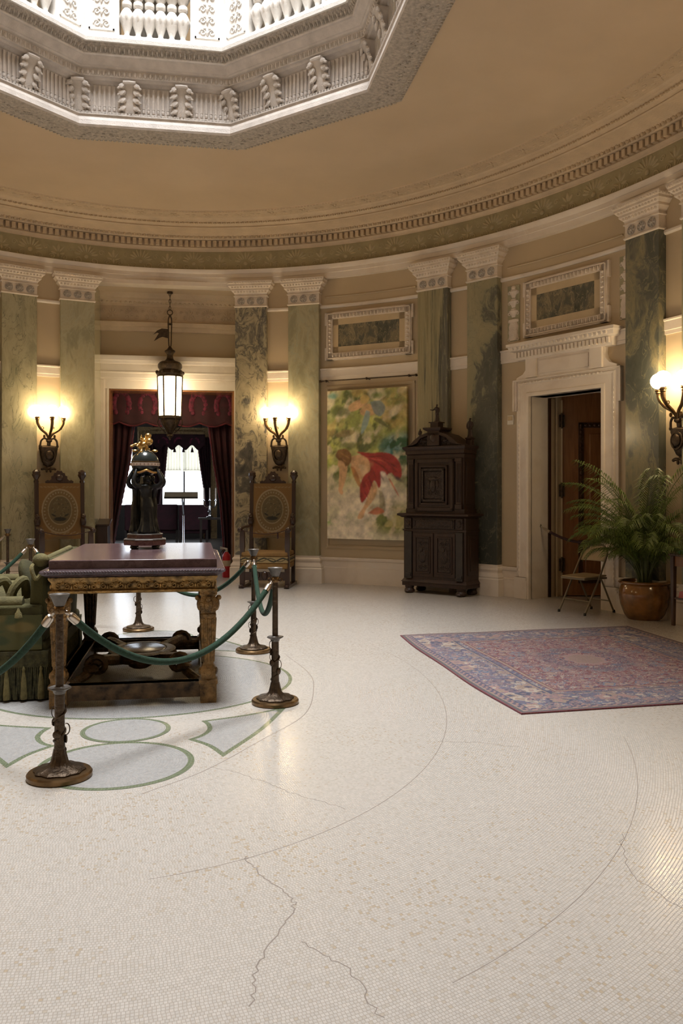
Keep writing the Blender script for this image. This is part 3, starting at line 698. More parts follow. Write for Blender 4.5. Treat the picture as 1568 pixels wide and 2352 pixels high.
# ---- recess and curtained doorway
RX0, RX1, RY1 = -1.15, 1.215, 8.75
M['reveal'] = marble('polished_reveal_marble', pale, 1.5, 1.2, (1.6, 1.6, 0.6), 4.0, rough=0.09)
mb = MB(); mb.bx(RX0 - .12, RX0, 7.68, RY1, 0, 5.06); struct(mb.build('wall_recess_left', M['reveal']))
mb = MB(); mb.bx(RX1, RX1 + .12, 7.68, RY1, 0, 5.06); struct(mb.build('wall_recess_right', M['reveal']))
mb = MB(); mb.bx(RX0 - .25, RX1 + .25, 7.98, 9.3, 5.02, 5.15); struct(mb.build('ceiling_recess', M['ceil']))
mb = MB(); mb.bx(RX0 - .2, RX1 + .2, 7.72, 8.0, 4.99, 5.06); struct(mb.build('trim_soffit', M['white']))
DX0, DX1, DZ = -1.01, 1.195, 3.345
mb = MB(); mb.bx(RX0 - .3, DX0, RY1, 9.25, 0, 5.06); mb.bx(DX1, RX1 + .3, RY1, 9.25, 0, 5.06); mb.bx(DX0, DX1, RY1, 9.25, DZ, 5.06); struct(mb.build('wall_recess_back', M['wall']))
mb = MB()
def hprof(mb, x0, x1, y, rows):     # moulding along x; rows of (projection, z)
    mb.loft([[(x, y - p, z) for p, z in rows] + [(x, y + .02, rows[-1][1]), (x, y + .02, rows[0][1])] for x in (x0, x1)])
hprof(mb, RX0, RX1, RY1, [(.02, 4.37), (.05, 4.38), (.07, 4.43), (.07, 4.45), (.10, 4.46), (.11, 4.53), (.06, 4.54), (.04, 4.56)])
hprof(mb, RX0, RX1, RY1, [(.03, 4.56), (.03, 4.82)])
hprof(mb, RX0, RX1, RY1, [(.05, 4.82), (.06, 4.86), (.10, 4.88), (.12, 4.92), (.18, 4.94), (.2, 4.98), (.25, 5.02)])
for k in range(30): mb.ell((RX0 + .04 + k * .079, RY1 - .09, 4.88), (.028, .03, .02), 6, 4)
for k in range(7):
    M_ = TR(RX0 + .2 + k * .335, RY1 - .035, 4.69)
    (palmette if k % 2 else sprig)(mb, M_, .85)
struct(mb.build('trim_recess_cornice', M['cornice']))
mb = MB()
hprof(mb, RX0, RX1, RY1, [(.05, DZ), (.05, 3.50), (.07, 3.505), (.07, 3.53), (.08, 3.54), (.08, 3.62), (.10, 3.63), (.10, 3.65), (.09, 3.66), (.09, 3.78), (.12, 3.79), (.14, 3.83), (.16, 3.84), (.18, 3.90), (.18, 3.92)])
mb.bx(RX0, DX0, RY1 - .04, RY1 + .02, 0, DZ + .02); mb.bx(DX1, RX1, RY1 - .04, RY1 + .02, 0, DZ + .02)
mb.bx(RX0, RX0 + .06, RY1 - .07, RY1, 0, 3.5); mb.bx(DX0 - .03, DX0, RY1 - .055, RY1, 0, DZ); 
struct(mb.build('trim_doorway', M['white']))
mb = MB(); mb.bx(DX1 - .03, DX1 + .01, RY1 - .02, 9.28, 0, DZ); mb.bx(DX0 - .01, DX0 + .02, RY1 - .02, 9.28, 0, DZ); mb.bx(DX0, DX1, RY1 + .02, 9.28, DZ - .025, DZ + .01); struct(mb.build('trim_door_lining', M['door']))

# ---- right doorway: opening, marble surround, lobby, mahogany door
DC = Vector((5.42, 3.91)); DANG = atan2(-.906, .424)
def door_root(name): 
    o = bpy.data.objects.new(name, None); C.objects.link(o); o.location = (DC.x, DC.y, 0); o.rotation_euler = (0, 0, DANG); o['kind'] = 'structure'; return o
dw = door_root('trim_door_surround')
HW = .62
mb = MB()
def casing(mb):
    rows = [(.0, .0), (.0, -.07), (.025, -.075), (.05, -.07), (.055, -.055), (.17, -.055), (.18, -.065), (.20, -.065), (.21, -.045), (.25, -.04), (.25, .1)]  # (distance from opening, y)
    path = lambda e: [(-HW - e, 0), (-HW - e, DOOR_Z + e), (HW + e, DOOR_Z + e), (HW + e, 0)]
    rings = [[(x, y, z) for e, y in rows for x, z in (path(e)[k],)] for k in range(4)]
    mb.loft(rings, True)
casing(mb)
for sx in (-1, 1):      # crossettes
    x0 = sx * (HW + .24); mb.bx(x0, x0 + sx * .06, -.055, .1, 2.66, DOOR_Z + .25); mb.bx(x0 + sx * .04, x0 + sx * .06, -.075, .1, 2.66, DOOR_Z + .25)
    mb.bx(sx * (HW + .02), sx * (HW + .26), -.085, .05, 0, .30); mb.bx(sx * (HW + .03), sx * (HW + .25), -.095, .05, .26, .30)
mb.bx(-HW - .30, HW + .30, -.075, .1, DOOR_Z + .23, DOOR_Z + .25)
for k in range(22): mb.ell((-HW - .1 + k * .064, -.062, DOOR_Z + .195), (.022, .012, .016), 6, 4)
for sx in (-1, 1):
    for k in range(40): mb.ell((sx * (HW + .19), -.062, .34 + k * .064), (.012, .012, .022), 5, 4)
for sx in (-1, 1): mb.bx(sx * HW, sx * (HW + .02), -.02, .36, 0, DOOR_Z + .02)
mb.bx(-HW - .02, HW + .02, -.02, .36, DOOR_Z, DOOR_Z + .02)
mb.build('casing', M['white'], dw)
mb = MB(); z0 = DOOR_Z + .25
side = lambda sx: [(sx * (HW + .24), z0), (sx * (HW + .235), z0 + .03), (sx * (HW + .12), z0 + .07), (sx * (HW + .06), z0 + .13), (sx * (HW + .04), z0 + .20), (sx * (HW + .045), z0 + .27)]
poly = side(-1) + list(reversed(side(1))); mb.prism(list(reversed(poly)), -.06, .1)
for sx in (-1, 1): mb.bx(sx * (HW - .16), sx * (HW + .03), -.10, .1, z0 + .01, z0 + .27)
mb.bx(-HW + .20, HW - .20, -.075, .1, z0 + .05, z0 + .23)
mb.loft([[(-w, -d, z), (w, -d, z), (w, .1, z), (-w, .1, z)] for w, d, z in ((HW + .20, .10, z0 + .27), (HW + .21, .11, z0 + .29), (HW + .21, .13, z0 + .38), (HW + .27, .17, z0 + .40), (HW + .28, .19, z0 + .45), (HW + .30, .21, z0 + .46), (HW + .30, .21, z0 + .50))])
for k in range(26): mb.bx(-HW - .19 + k * .063, -HW - .155 + k * .063, -.15, -.1, z0 + .30, z0 + .375)
for k in range(23): mb.ell((-HW - .20 + k * .073, -.185, z0 + .43), (.026, .02, .028), 6, 4)
mb.build('overdoor', M['white'], dw)

# lobby beyond the door
lob = door_root('wall_lobby')
mb = MB(); mb.bx(-1.1, 2.3, 2.6, 2.7, 0, 3.3); mb.bx(-1.1, -1.0, .0, 2.7, 0, 3.3); mb.bx(2.2, 2.3, .0, 2.7, 0, 3.3); mb.bx(-1.1, -HW - .02, .20, .40, 0, 3.3); mb.bx(HW + .02, 2.3, .20, .40, 0, 3.3); mb.bx(-1.1, 2.3, .20, .40, DOOR_Z + .02, 3.3); mb.build('lobby_walls', M['farwood'], lob)
mb = MB(); mb.bx(-1.1, 2.3, .40, 2.7, 2.95, 3.05); mb.build('lobby_ceiling', M['cream'], lob)

# ---- mahogany door, hinged on the left jamb and standing open
LM = Matrix.Translation((DC.x, DC.y, 0)) @ RZ(DANG)
mb = MB(); mb.bx(-.74, -.62, .33, .40, 0, 2.85); mb.build('jamb_strip', M['doordark'], lob)
mb = MB(); mb.bx(-.76, -.62, .40, .475, 0, 2.85); mb.build('jamb_stop', M['cream'], lob)
mb = MB(); mb.bx(-.70, -.60, .505, .615, 0, 2.9); mb.build('door_edge', M['cream'], lob)
dr = bpy.data.objects.new('door_right', None); C.objects.link(dr); dr['kind'] = 'structure'
hp = LM @ Vector((-.60, .60, 0.012)); dr.location = hp; dr.rotation_euler = (0, 0, DANG + atan2(.82, .572))
mb = MB(); mb.bx(0, 1.2, 0, .05, 0, 2.93); mb.build('leaf', M['door'], dr, bevel=.003)
mb = MB(); mb.bx(-.02, .002, -.04, .05, 0, 2.82); mb.build('edge_strip', M['cream'], dr)
mb = MB()
def frame_rect(mb, x0, x1, z0, z1, w, y, d):
    mb.bx(x0, x1, y, y + d, z0, z0 + w); mb.bx(x0, x1, y, y + d, z1 - w, z1); mb.bx(x0, x0 + w, y, y + d, z0, z1); mb.bx(x1 - w, x1, y, y + d, z0, z1)
frame_rect(mb, .24, .98, .95, 2.50, .075, -.02, .03)
for k in range(11): mb.ell((.28 + k * .066, -.025, 2.462), (.026, .014, .022), 6, 4)
for k in range(23): mb.ell((.277, -.025, .98 + k * .066), (.022, .014, .026), 6, 4)
frame_rect(mb, .24, .98, .18, .80, .06, -.018, .03)
mb.build('panel_moulding', M['doordark'], dr)
mb = MB(); mb.bx(.40, .90, -.015, .01, 1.10, 2.34); mb.build('raised_panel', M['door'], dr, bevel=.01)
mb = MB(); mb.bx(.34, .90, -.015, .01, .28, .70); mb.build('lower_panel', M['door'], dr, bevel=.01)
for z in (.45, 1.52, 2.52):
    mb = MB(); mb.bx(-.05, .03, -.06, -.035, z - .09, z + .09); mb.lathe([(.016, -.11), (.016, .11)], 10, (-.012, -.066, z)); mb.build('hinge', M['bronze'], dr)

# ---- framed marble panels and carved strips
def chord_root(name, label, cat, t0, t1, off=0.0, group=None):
    p, q = EP(t1, off), EP(t0, off); c = (p + q) / 2; d = (q - p); L = d.length
    return thing(name, label, cat, (c.x, c.y, 0), atan2(d.y, d.x), group), L
def framed_panel(label, t0, t1, z0, z1, y=-.02):
    th, L = chord_root('framed_panel', label, 'wall panel', t0, t1, 0.02, 'framed green marble wall panels')
    h = L / 2; zc = (z0 + z1) / 2
    mb = MB(); w = .115
    for a, b, c, d in ((-h, h, z0, z0 + w), (-h, h, z1 - w, z1), (-h, -h + w, z0, z1), (h - w, h, z0, z1)): mb.bx(a, b, -.03, .05, c, d)
    for sx in (-1, 1):
        for sz in (-1, 1):
            mb.bx(sx * h, sx * (h + .03), -.03, .05, zc + sz * (z1 - z0) / 2, zc + sz * ((z1 - z0) / 2 - .21))
    o = .02
    for a, b, c, d in ((-h + o, h - o, z0 + o, z0 + o + .015), (-h + o, h - o, z1 - o - .015, z1 - o), (-h + o, -h + o + .015, z0 + o, z1 - o), (h - o - .015, h - o, z0 + o, z1 - o)): mb.bx(a, b, -.05, 0, c, d)
    n = int((2 * h - .2) / .062)
    for k in range(n):
        x = -h + .1 + (2 * h - .2) * (k + .5) / n
        for z in (z0 + .07, z1 - .07): mb.ell((x, -.04, z), (.02, .022, .03), 6, 4); mb.bx(x + .028, x + .034, -.05, 0, z - .03, z + .03)
    n = int((z1 - z0 - .2) / .062)
    for k in range(n):
        z = z0 + .1 + (z1 - z0 - .2) * (k + .5) / n
        for x in (-h + .07, h - .07): mb.ell((x, -.04, z), (.03, .022, .02), 6, 4)
    mb.build('egg_moulding', M['cap'], th)
    mb = MB(); q = .115
    for a, b, c, d in ((-h + q, h - q, z0 + q, z0 + q + .10), (-h + q, h - q, z1 - q - .10, z1 - q), (-h + q, -h + q + .10, z0 + q, z1 - q), (h - q - .10, h - q, z0 + q, z1 - q)): mb.bx(a, b, -.015, .05, c, d)
    mb.build('plain_border', M['cream'], th)
    mb = MB(); mb.bx(-h + q + .09, h - q - .09, -.008, .05, z0 + q + .09, z1 - q - .09); mb.build('marble_slab', M['green'], th)
    return th
framed_panel('framed dark green marble panel above the painting', 52.0, 65.0, 3.69, 4.48)
framed_panel('framed dark green marble panel above the wooden door', 24.7, 35.6, 3.69, 4.48)
def relief(label, t):
    p = EP(t, 0); th = thing('carved_relief', label, 'wall ornament', (p.x, p.y, 3.68), ang_in(t), 'carved reliefs beside the panel over the door')
    mb = MB(); mb.bx(-.105, .105, -.012, .03, 0, .80); mb.build('backing', M['shaft4'], th)
    mb = MB()
    mb.lathe([(.05, .0), (.09, .03), (.075, .10), (.085, .2), (.06, .26), (.09, .28), (.09, .30), (.02, .315)], 14, (0, -.012, .01), sy=.35)
    for z in (.34, .48, .62): mb.lathe([(.03, 0), (.04, .03), (.07, .07), (.085, .095), (.06, .10), (.04, .13)], 12, (0, -.012, z), sy=.35)
    mb.ell((0, -.015, .77), (.04, .02, .03), 8, 5)
    for sx in (-1, 1):
        for z, r in ((.03, .03), (.29, .022), (.40, .028), (.55, .028), (.70, .028)): mb.tube([(sx * .075 + p[0], -.015, z + p[2]) for p in spiral(r, .008, 1.3, 12, pi / 2, sx)], .008, 5)
        mb.ell((sx * .055, -.02, .13), (.025, .02, .05), 7, 5)
    mb.build('urns_and_scrolls', M['cap'], th)
relief('white carved stacked-urn relief left of the panel over the door', 37.35)
relief('white carved stacked-urn relief right of the panel over the door', 22.6)

# panel mouldings on the wall behind the painting
def wall_frame(t0, t1, z0, z1, w, name):
    mb = MB()
    for a, b, c, d in ((t0, t1, z0, z0 + w), (t0, t1, z1 - w, z1)):
        mb.loft([[(*EP(t, o), z) for o, z in ((-.02, c), (.02, c), (.028, (c + d) / 2), (.02, d), (-.02, d))] for t in np.linspace(a, b, 10)], True)
    for t in (t0, t1):
        dt = w / 7.2 * 57.3; ta, tb = (t, t + dt) if t == t0 else (t - dt, t)
        mb.loft([[(*EP(ta, -.02), z), (*EP(ta, .02), z), (*EP((ta + tb) / 2, .028), z), (*EP(tb, .02), z), (*EP(tb, -.02), z)] for z in (z0, z1)], True)
    struct(mb.build(name, M['wall']))
wall_frame(51.6, 65.2, .58, 3.27, .05, 'trim_painting_panel')

# ---- painting (a loose figure composition, colours laid down on the canvas itself)
def paint_grid(w, h, nx, ny): 
    X, Y = np.meshgrid(np.linspace(0, 1, nx), np.linspace(0, 1, ny)); return X, Y
rngp = np.random.default_rng(4)
def blur(img, n):
    for _ in range(n):
        p = np.pad(img, ((1, 1), (1, 1)) + ((0, 0),) * (img.ndim - 2), 'edge')
        img = (p[:-2, 1:-1] + p[2:, 1:-1] + p[1:-1, :-2] + p[1:-1, 2:] + 2 * p[1:-1, 1:-1]) / 6
    return img
def blob(img, X, Y, c, r, col, ang=0.0, soft=.5, asp=1.0, op=1.0):
    dx, dy = (X - c[0]), (Y - c[1]) * asp; u = dx * cos(ang) + dy * sin(ang); v = -dx * sin(ang) + dy * cos(ang)
    d = np.sqrt((u / r[0]) ** 2 + (v / r[1]) ** 2); a = np.clip((1 - d) / soft, 0, 1) * op
    img[:] = img * (1 - a[..., None]) + np.array(col) * a[..., None]
def polyfill(img, X, Y, poly, col, op=1.0, soft=0):
    ins = np.zeros(X.shape, bool); n = len(poly)
    for i in range(n):
        (x0, y0), (x1, y1) = poly[i], poly[(i + 1) % n]
        c = ((y0 > Y) != (y1 > Y)) & (X < (x1 - x0) * (Y - y0) / (y1 - y0 + 1e-12) + x0); ins ^= c
    a = ins.astype(float)
    if soft: a = blur(a, soft)
    a = a[..., None] * op; img[:] = img * (1 - a) + np.array(col) * a
def sm(pts, n=6): return [(p.x, p.y) for p in crom([(a, b, 0) for a, b in pts] + [(*pts[0], 0)], n)]
def canvas(name, nx, ny, img, fn, mat, parent, thick=.03):
    """front face as a fine grid that carries the colours, with sides and back; fn(u,v)->(x,y,z) of the face, pushed along normal fn2"""
    mb_v = []; 
    U, V = np.meshgrid(np.linspace(0, 1, nx), np.linspace(0, 1, ny))
    P = fn(U, V); v = P.reshape(-1, 3)
    idx = np.arange(nx * ny).reshape(ny, nx)
    f = np.stack([idx[:-1, :-1], idx[:-1, 1:], idx[1:, 1:], idx[1:, :-1]], -1).reshape(-1, 4)
    edge = np.concatenate([idx[0, :], idx[1:, -1], idx[-1, -2::-1], idx[-2:0:-1, 0]])
    nb = len(edge); back = v[edge] + np.array(thick)
    base = len(v); allv = np.concatenate([v, back]); k = np.arange(nb); k2 = (k + 1) % nb
    f2 = np.stack([edge[k], base + k, base + k2, edge[k2]], -1)
    faces = [tuple(r) for r in np.concatenate([f, f2]).tolist()] + [tuple(range(base + nb - 1, base - 1, -1))]
    me = bpy.data.meshes.new(name); me.from_pydata(allv.tolist(), [], faces); me.materials.append(mat)
    at = me.color_attributes.new('Col', 'FLOAT_COLOR', 'POINT')
    colr = np.concatenate([img.reshape(-1, 3), img.reshape(-1, 3)[edge]]); colr = np.concatenate([colr, np.ones((len(colr), 1))], 1).astype(np.float32)
    at.data.foreach_set('color', colr.ravel()); me.update()
    o = bpy.data.objects.new(name, me); C.objects.link(o)
    if parent: o.parent = parent
    return o
th, L = chord_root('painting', 'large unframed painting of a red-draped figure bending forward over pale greens', 'painting', 52.4, 64.55, 0.05)
nx, ny = 190, 300; X, Y = paint_grid(1, 1, nx, ny); asp = 2.43 / L
def field(seed, cx, cy):
    g = np.random.default_rng(seed).random((cy + 3, cx + 3)); gx, gy = X * cx, Y * cy
    i, j = gx.astype(int), gy.astype(int); fx_, fy_ = gx - i, gy - j; fx_, fy_ = fx_ * fx_ * (3 - 2 * fx_), fy_ * fy_ * (3 - 2 * fy_)
    return (g[j, i] * (1 - fx_) + g[j, i + 1] * fx_) * (1 - fy_) + (g[j + 1, i] * (1 - fx_) + g[j + 1, i + 1] * fx_) * fy_
def fbm(seed, cx, cy): return (field(seed, cx, cy) + .5 * field(seed + 1, cx * 2, cy * 2) + .28 * field(seed + 2, cx * 4, cy * 4) + .14 * field(seed + 3, cx * 9, cy * 9)) / 1.92
def mixto(img, col, a): a = np.clip(a, 0, 1)[..., None]; img[:] = img * (1 - a) + np.array(col) * a
ss = lambda a, lo, hi: np.clip((a - lo) / (hi - lo), 0, 1)
img = np.ones((ny, nx, 3)) * np.array((.52, .45, .31))
X0_, Y0_ = X, Y; X, Y = np.clip((X + .5 * Y) / 1.5, 0, 1), np.clip((Y - .35 * X + .35) / 1.35, 0, 1)   # strokes lean
n1, n2, n3, n4 = fbm(1, 5, 8), fbm(11, 6, 10), fbm(21, 8, 14), fbm(31, 10, 18); n5, n6 = fbm(41, 7, 12), fbm(51, 6, 10); X, Y = X0_, Y0_
up = ss(Y, .28, .42)
mixto(img, (.36, .38, .13), ss(n1, .34, .56) * up * .95)
mixto(img, (.50, .52, .10), ss(n2, .40, .60) * up * (1 - ss(np.abs(Y - .66), .06, .30)) * .9)
mixto(img, (.20, .23, .06), ss(n3, .47, .62) * up * .85)
mixto(img, (.07, .09, .025), ss(n4, .55, .66) * up * .9)
mixto(img, (.56, .49, .34), ss(n5, .53, .66) * .8)
mixto(img, (.42, .30, .10), ss(n6, .52, .66) * ss(Y, .5, .7) * .6)
teal = (1 - ss(np.hypot((X - .92) / .30, (Y - .60) / .12), .5, 1.0))
mixto(img, (.04, .15, .14), teal * ss(n2, .36, .5)); mixto(img, (.20, .32, .30), teal * ss(n3, .52, .6) * .7); mixto(img, (.03, .09, .04), teal * ss(n4, .50, .58))
mixto(img, (.64, .57, .46), (1 - ss(Y, .16, .44)) * .92); mixto(img, (.47, .46, .30), (1 - ss(Y, .2, .34)) * ss(n3, .48, .6) * .6); mixto(img, (.30, .40, .14), (1 - ss(np.hypot(X / .22, (Y - .13) / .05), .4, 1)) * ss(n4, .4, .52))
lowr = (1 - ss(np.hypot((X - .85) / .42, (Y - .14) / .13), .45, 1.0))
mixto(img, (.34, .30, .12), lowr * ss(n1, .40, .52)); mixto(img, (.13, .15, .04), lowr * ss(n4, .50, .58)); mixto(img, (.50, .42, .26), lowr * ss(n2, .54, .62))
for c, r, cl in (((.05, .965), (.08, .025), (.10, .27, .22)), ((.62, .955), (.09, .025), (.10, .17, .02)), ((.16, .865), (.13, .035), (.07, .09, .02)), ((.9, .90), (.10, .04), (.12, .14, .03)), ((.30, .63), (.16, .022), (.10, .12, .03))): mixto(img, cl, (1 - ss(np.hypot((X - c[0]) / r[0], (Y - c[1]) / r[1]) + (n4 - .5) * 2.5, .5, 1.2)) * .8)
skin, skd, red, rdd = (.52, .32, .17), (.30, .17, .08), (.30, .032, .028), (.12, .014, .015)
# small flying figure above
polyfill(img, X, Y, sm([(.30, .905), (.27, .875), (.31, .855), (.40, .865), (.50, .90), (.50, .93), (.40, .93)]), skin, .9, 1)
polyfill(img, X, Y, sm([(.42, .945), (.48, .965), (.54, .945), (.52, .91), (.44, .905)]), (.46, .34, .12), .9, 1)
polyfill(img, X, Y, sm([(.42, .86), (.52, .90), (.62, .875), (.66, .84), (.55, .82), (.44, .83)]), skin, .85, 1)
polyfill(img, X, Y, sm([(.55, .915), (.68, .915), (.74, .865), (.68, .815), (.60, .84)]), (.16, .20, .20), .9, 1)
polyfill(img, X, Y, sm([(.50, .86), (.55, .84), (.52, .76), (.44, .70), (.45, .77)]), (.20, .29, .30), .85, 1)
polyfill(img, X, Y, sm([(.62, .81), (.70, .79), (.80, .73), (.74, .745), (.60, .79)]), (.12, .13, .05), .85, 1)
polyfill(img, X, Y, sm([(.10, .705), (.24, .735), (.36, .72), (.28, .69), (.14, .685)]), (.22, .16, .07), .7, 1)
# bending figure
polyfill(img, X, Y, sm([(.16, .49), (.26, .50), (.24, .40), (.20, .335), (.21, .315), (.19, .295), (.15, .32), (.15, .36)]), skin, 1, 1)       # hanging arm
polyfill(img, X, Y, sm([(.28, .55), (.44, .565), (.55, .54), (.58, .46), (.50, .41), (.42, .40), (.33, .46)]), skin, 1, 1)                      # back
polyfill(img, X, Y, sm([(.40, .50), (.50, .49), (.52, .43), (.46, .42)]), (.60, .44, .27), .8, 3)
polyfill(img, X, Y, sm([(.30, .49), (.36, .47), (.43, .38), (.41, .35), (.34, .42)]), (.34, .14, .04), .85, 1)
polyfill(img, X, Y, sm([(.56, .40), (.64, .35), (.60, .27), (.50, .20), (.46, .145), (.40, .135), (.40, .16), (.48, .23), (.53, .31)]), skin, 1, 1)   # leg
polyfill(img, X, Y, sm([(.37, .585), (.55, .575), (.72, .575), (.84, .555), (.92, .50), (.94, .42), (.88, .40), (.80, .44), (.70, .38), (.66, .34), (.60, .39), (.52, .29), (.44, .245), (.42, .34), (.47, .42), (.55, .46), (.53, .53), (.45, .56)]), red, 1, 1)
for c, r, a_ in (((.66, .50), (.16, .016), -.5), ((.75, .46), (.12, .014), -.7), ((.56, .38), (.10, .018), -1.2), ((.84, .49), (.09, .015), -.5), ((.60, .55), (.14, .010), .05), ((.50, .30), (.07, .012), -1.0)): blob(img, X, Y, c, r, rdd, a_, .7, asp, .8)
for c, r, a_ in (((.62, .53), (.16, .010), -.2), ((.70, .52), (.10, .010), -.5), ((.52, .35), (.08, .010), -1.2)): blob(img, X, Y, c, r, (.58, .11, .07), a_, .8, asp, .6)
blob(img, X, Y, (.90, .40), (.10, .03), (.07, .05, .05), -.5, .7, asp, .85)
polyfill(img, X, Y, sm([(.68, .45), (.74, .44), (.80, .37), (.86, .30), (.76, .27), (.70, .30)]), (.62, .56, .47), .85, 3)
polyfill(img, X, Y, sm([(.66, .33), (.72, .30), (.74, .20), (.68, .17)]), (.22, .18, .09), .7, 2)
polyfill(img, X, Y, sm([(.52, .175), (.64, .215), (.73, .185), (.62, .165)]), (.45, .12, .05), .85, 1)
polyfill(img, X, Y, sm([(.78, .40), (.80, .40), (.90, .30), (.89, .295)]), (.45, .12, .08), .8, 0)
polyfill(img, X, Y, sm([(.14, .60), (.24, .605), (.31, .57), (.31, .52), (.26, .49), (.20, .495), (.15, .53), (.11, .56)]), (.17, .085, .03), 1, 1)   # hair
polyfill(img, X, Y, sm([(.14, .53), (.20, .52), (.23, .49), (.18, .475), (.14, .49)]), skin, .95, 1)
for c, r in (((.20, .57), (.05, .012)), ((.26, .55), (.05, .012)), ((.22, .53), (.04, .010))): blob(img, X, Y, c, r, (.30, .16, .06), -.6, .8, asp, .8)
for c, r, a_, cl in (((.18, .42), (.02, .09), .1, skd), ((.36, .43), (.03, .05), -.6, (.20, .10, .04)), ((.56, .50), (.05, .05), 0, (.30, .16, .08)), ((.62, .30), (.03, .10), -.4, (.32, .20, .08)), ((.56, .21), (.02, .07), -.8, (.40, .24, .12)), ((.46, .15), (.04, .015), .6, (.34, .20, .10)), ((.36, .90), (.07, .01), -.2, (.36, .22, .11)), ((.56, .86), (.06, .015), -.2, (.34, .24, .09))): blob(img, X, Y, c, r, cl, a_, .9, asp, .6)
for c, r, a_ in (((.78, .50), (.12, .012), -.75), ((.86, .455), (.07, .02), -.6), ((.70, .41), (.09, .014), -1.0), ((.60, .44), (.07, .014), -1.2), ((.50, .57), (.08, .008), .1), ((.73, .54), (.1, .008), -.3), ((.47, .36), (.03, .07), .2)): blob(img, X, Y, c, r, (.10, .010, .012), a_, .9, asp, .65)
img = blur(img, 2)
img = np.clip(img * 1.3 * (1 + (fbm(61, 18, 28)[..., None] - .5) * .9) + rngp.normal(0, .010, img.shape), 0, 1)
h = L / 2
cv = canvas('canvas', nx, ny, img, lambda U, V: np.stack([-h + U * L, 0 * U - .075, .745 + V * 2.425], -1), colattr('oil_paint', .45, .25, 200), th, (0, .06, 0))
# ---- hanging rail over the painting
p, q = EP(66.0, .06), EP(51.2, .06); d = (q - p); c = (p + q) / 2
th = thing('picture_rail', 'thin dark rod fixed to the wall above the painting', 'rail', (c.x, c.y, 3.345), atan2(d.y, d.x))
l = d.length / 2; mb = MB(); mb.tube([(-l, 0, 0), (0, 0.0, 0), (l, 0, 0)], .009, 8); mb.build('rod', M['bronze'], th)
for x in (-l, -l * .86, 0, l * .86, l):
    mb = MB(); mb.ell((0, -.005, 0), (.022, .03, .022), 8, 6); mb.bx(-.008, .008, 0, .20 if x == 0 else .09, -.008, .008); mb.build('bracket', M['bronze'], th, (x, 0, 0))
# ---- thermostat
p = EP(37.75, 0); th = thing('wall_switch', 'small square ivory switch plate on the tan wall left of the door', 'switch', (p.x, p.y, 2.55), ang_in(37.75))
mb = MB(); mb.bx(-.055, .055, -.022, .01, -.07, .07); mb.build('plate', M['plastic'], th, bevel=.006)
mb = MB(); mb.bx(-.04, .04, -.034, -.02, -.01, .05); mb.build('button_block', M['cream'], th, bevel=.004)
# ---- marble casing glimpsed at the left edge
p = EP(115.6, 0); mb = MB(); mb.M = TR(p.x, p.y, 0) @ RZ(ang_in(115.6)); mb.bx(-.16, .16, -.06, .1, 0, 3.1); mb.bx(-.18, -.13, -.09, .1, 0, 3.12); mb.bx(.10, .15, -.08, .1, 0, 3.1); struct(mb.build('trim_left_casing', M['white']))
# ================================================================== FURNITURE
def remesh(o, vox, sm=1):
    r = o.modifiers.new('fuse', 'REMESH'); r.mode = 'VOXEL'; r.voxel_size = vox; r.use_smooth_shade = True
    s = o.modifiers.new('soften', 'SMOOTH'); s.iterations = sm; s.factor = .5
    return o
def statuette(mb, M_, h, arms='down', folds=9):
    """draped standing figure, height h, one closed surface once fused"""
    s = h
    rows = [(.165, 0), (.16, .03), (.135, .12), (.12, .25), (.115, .36), (.118, .44), (.10, .54), (.085, .60), (.095, .68), (.115, .76), (.10, .81), (.045, .84), (.04, .865)]
    rings = []
    for r, z in rows:
        k = max(0, 1 - z / .6)
        rings.append([(r * s * cos(a) * (1 + .13 * k * cos(folds * a + z * 6)) + (.018 * s * sin(z * 6)), r * s * .72 * sin(a) * (1 + .13 * k * cos(folds * a + z * 6)), z * s) for a in [2 * pi * i / 40 for i in range(40)]])
    mb.loft(rings, True, False, M_)
    mb.ell((.01 * s, -.012 * s, .92 * s), (.05 * s, .058 * s, .07 * s), 14, 10, M_)
    mb.ell((.01 * s, .03 * s, .94 * s), (.05 * s, .045 * s, .05 * s), 10, 8, M_)
    mb.ell((.01 * s, -.075 * s, .915 * s), (.009 * s, .014 * s, .016 * s), 6, 5, M_)
    for sx in (-1, 1):
        sh = (sx * .105 * s, 0, .785 * s)
        if arms == 'up': P = [sh, (sx * .19 * s, -.05 * s, .80 * s), (sx * .24 * s, -.06 * s, .88 * s), (sx * .20 * s, -.02 * s, 1.0 * s), (sx * .17 * s, .02 * s, 1.08 * s)]
        elif arms == 'point' and sx < 0: P = [sh, (-.17 * s, -.03 * s, .68 * s), (-.24 * s, -.10 * s, .66 * s), (-.32 * s, -.16 * s, .68 * s)]
        else: P = [sh, (sx * .15 * s, -.01 * s, .66 * s), (sx * .15 * s, -.04 * s, .54 * s), (sx * .10 * s, -.10 * s, .46 * s)]
        mb.tube(crom(P, 4), list(np.linspace(.05 * s, .03 * s, (len(P) - 1) * 4 + 1)), 8, M_)
        mb.ell(P[-1], (.024 * s, .022 * s, .03 * s), 7, 5, M_)

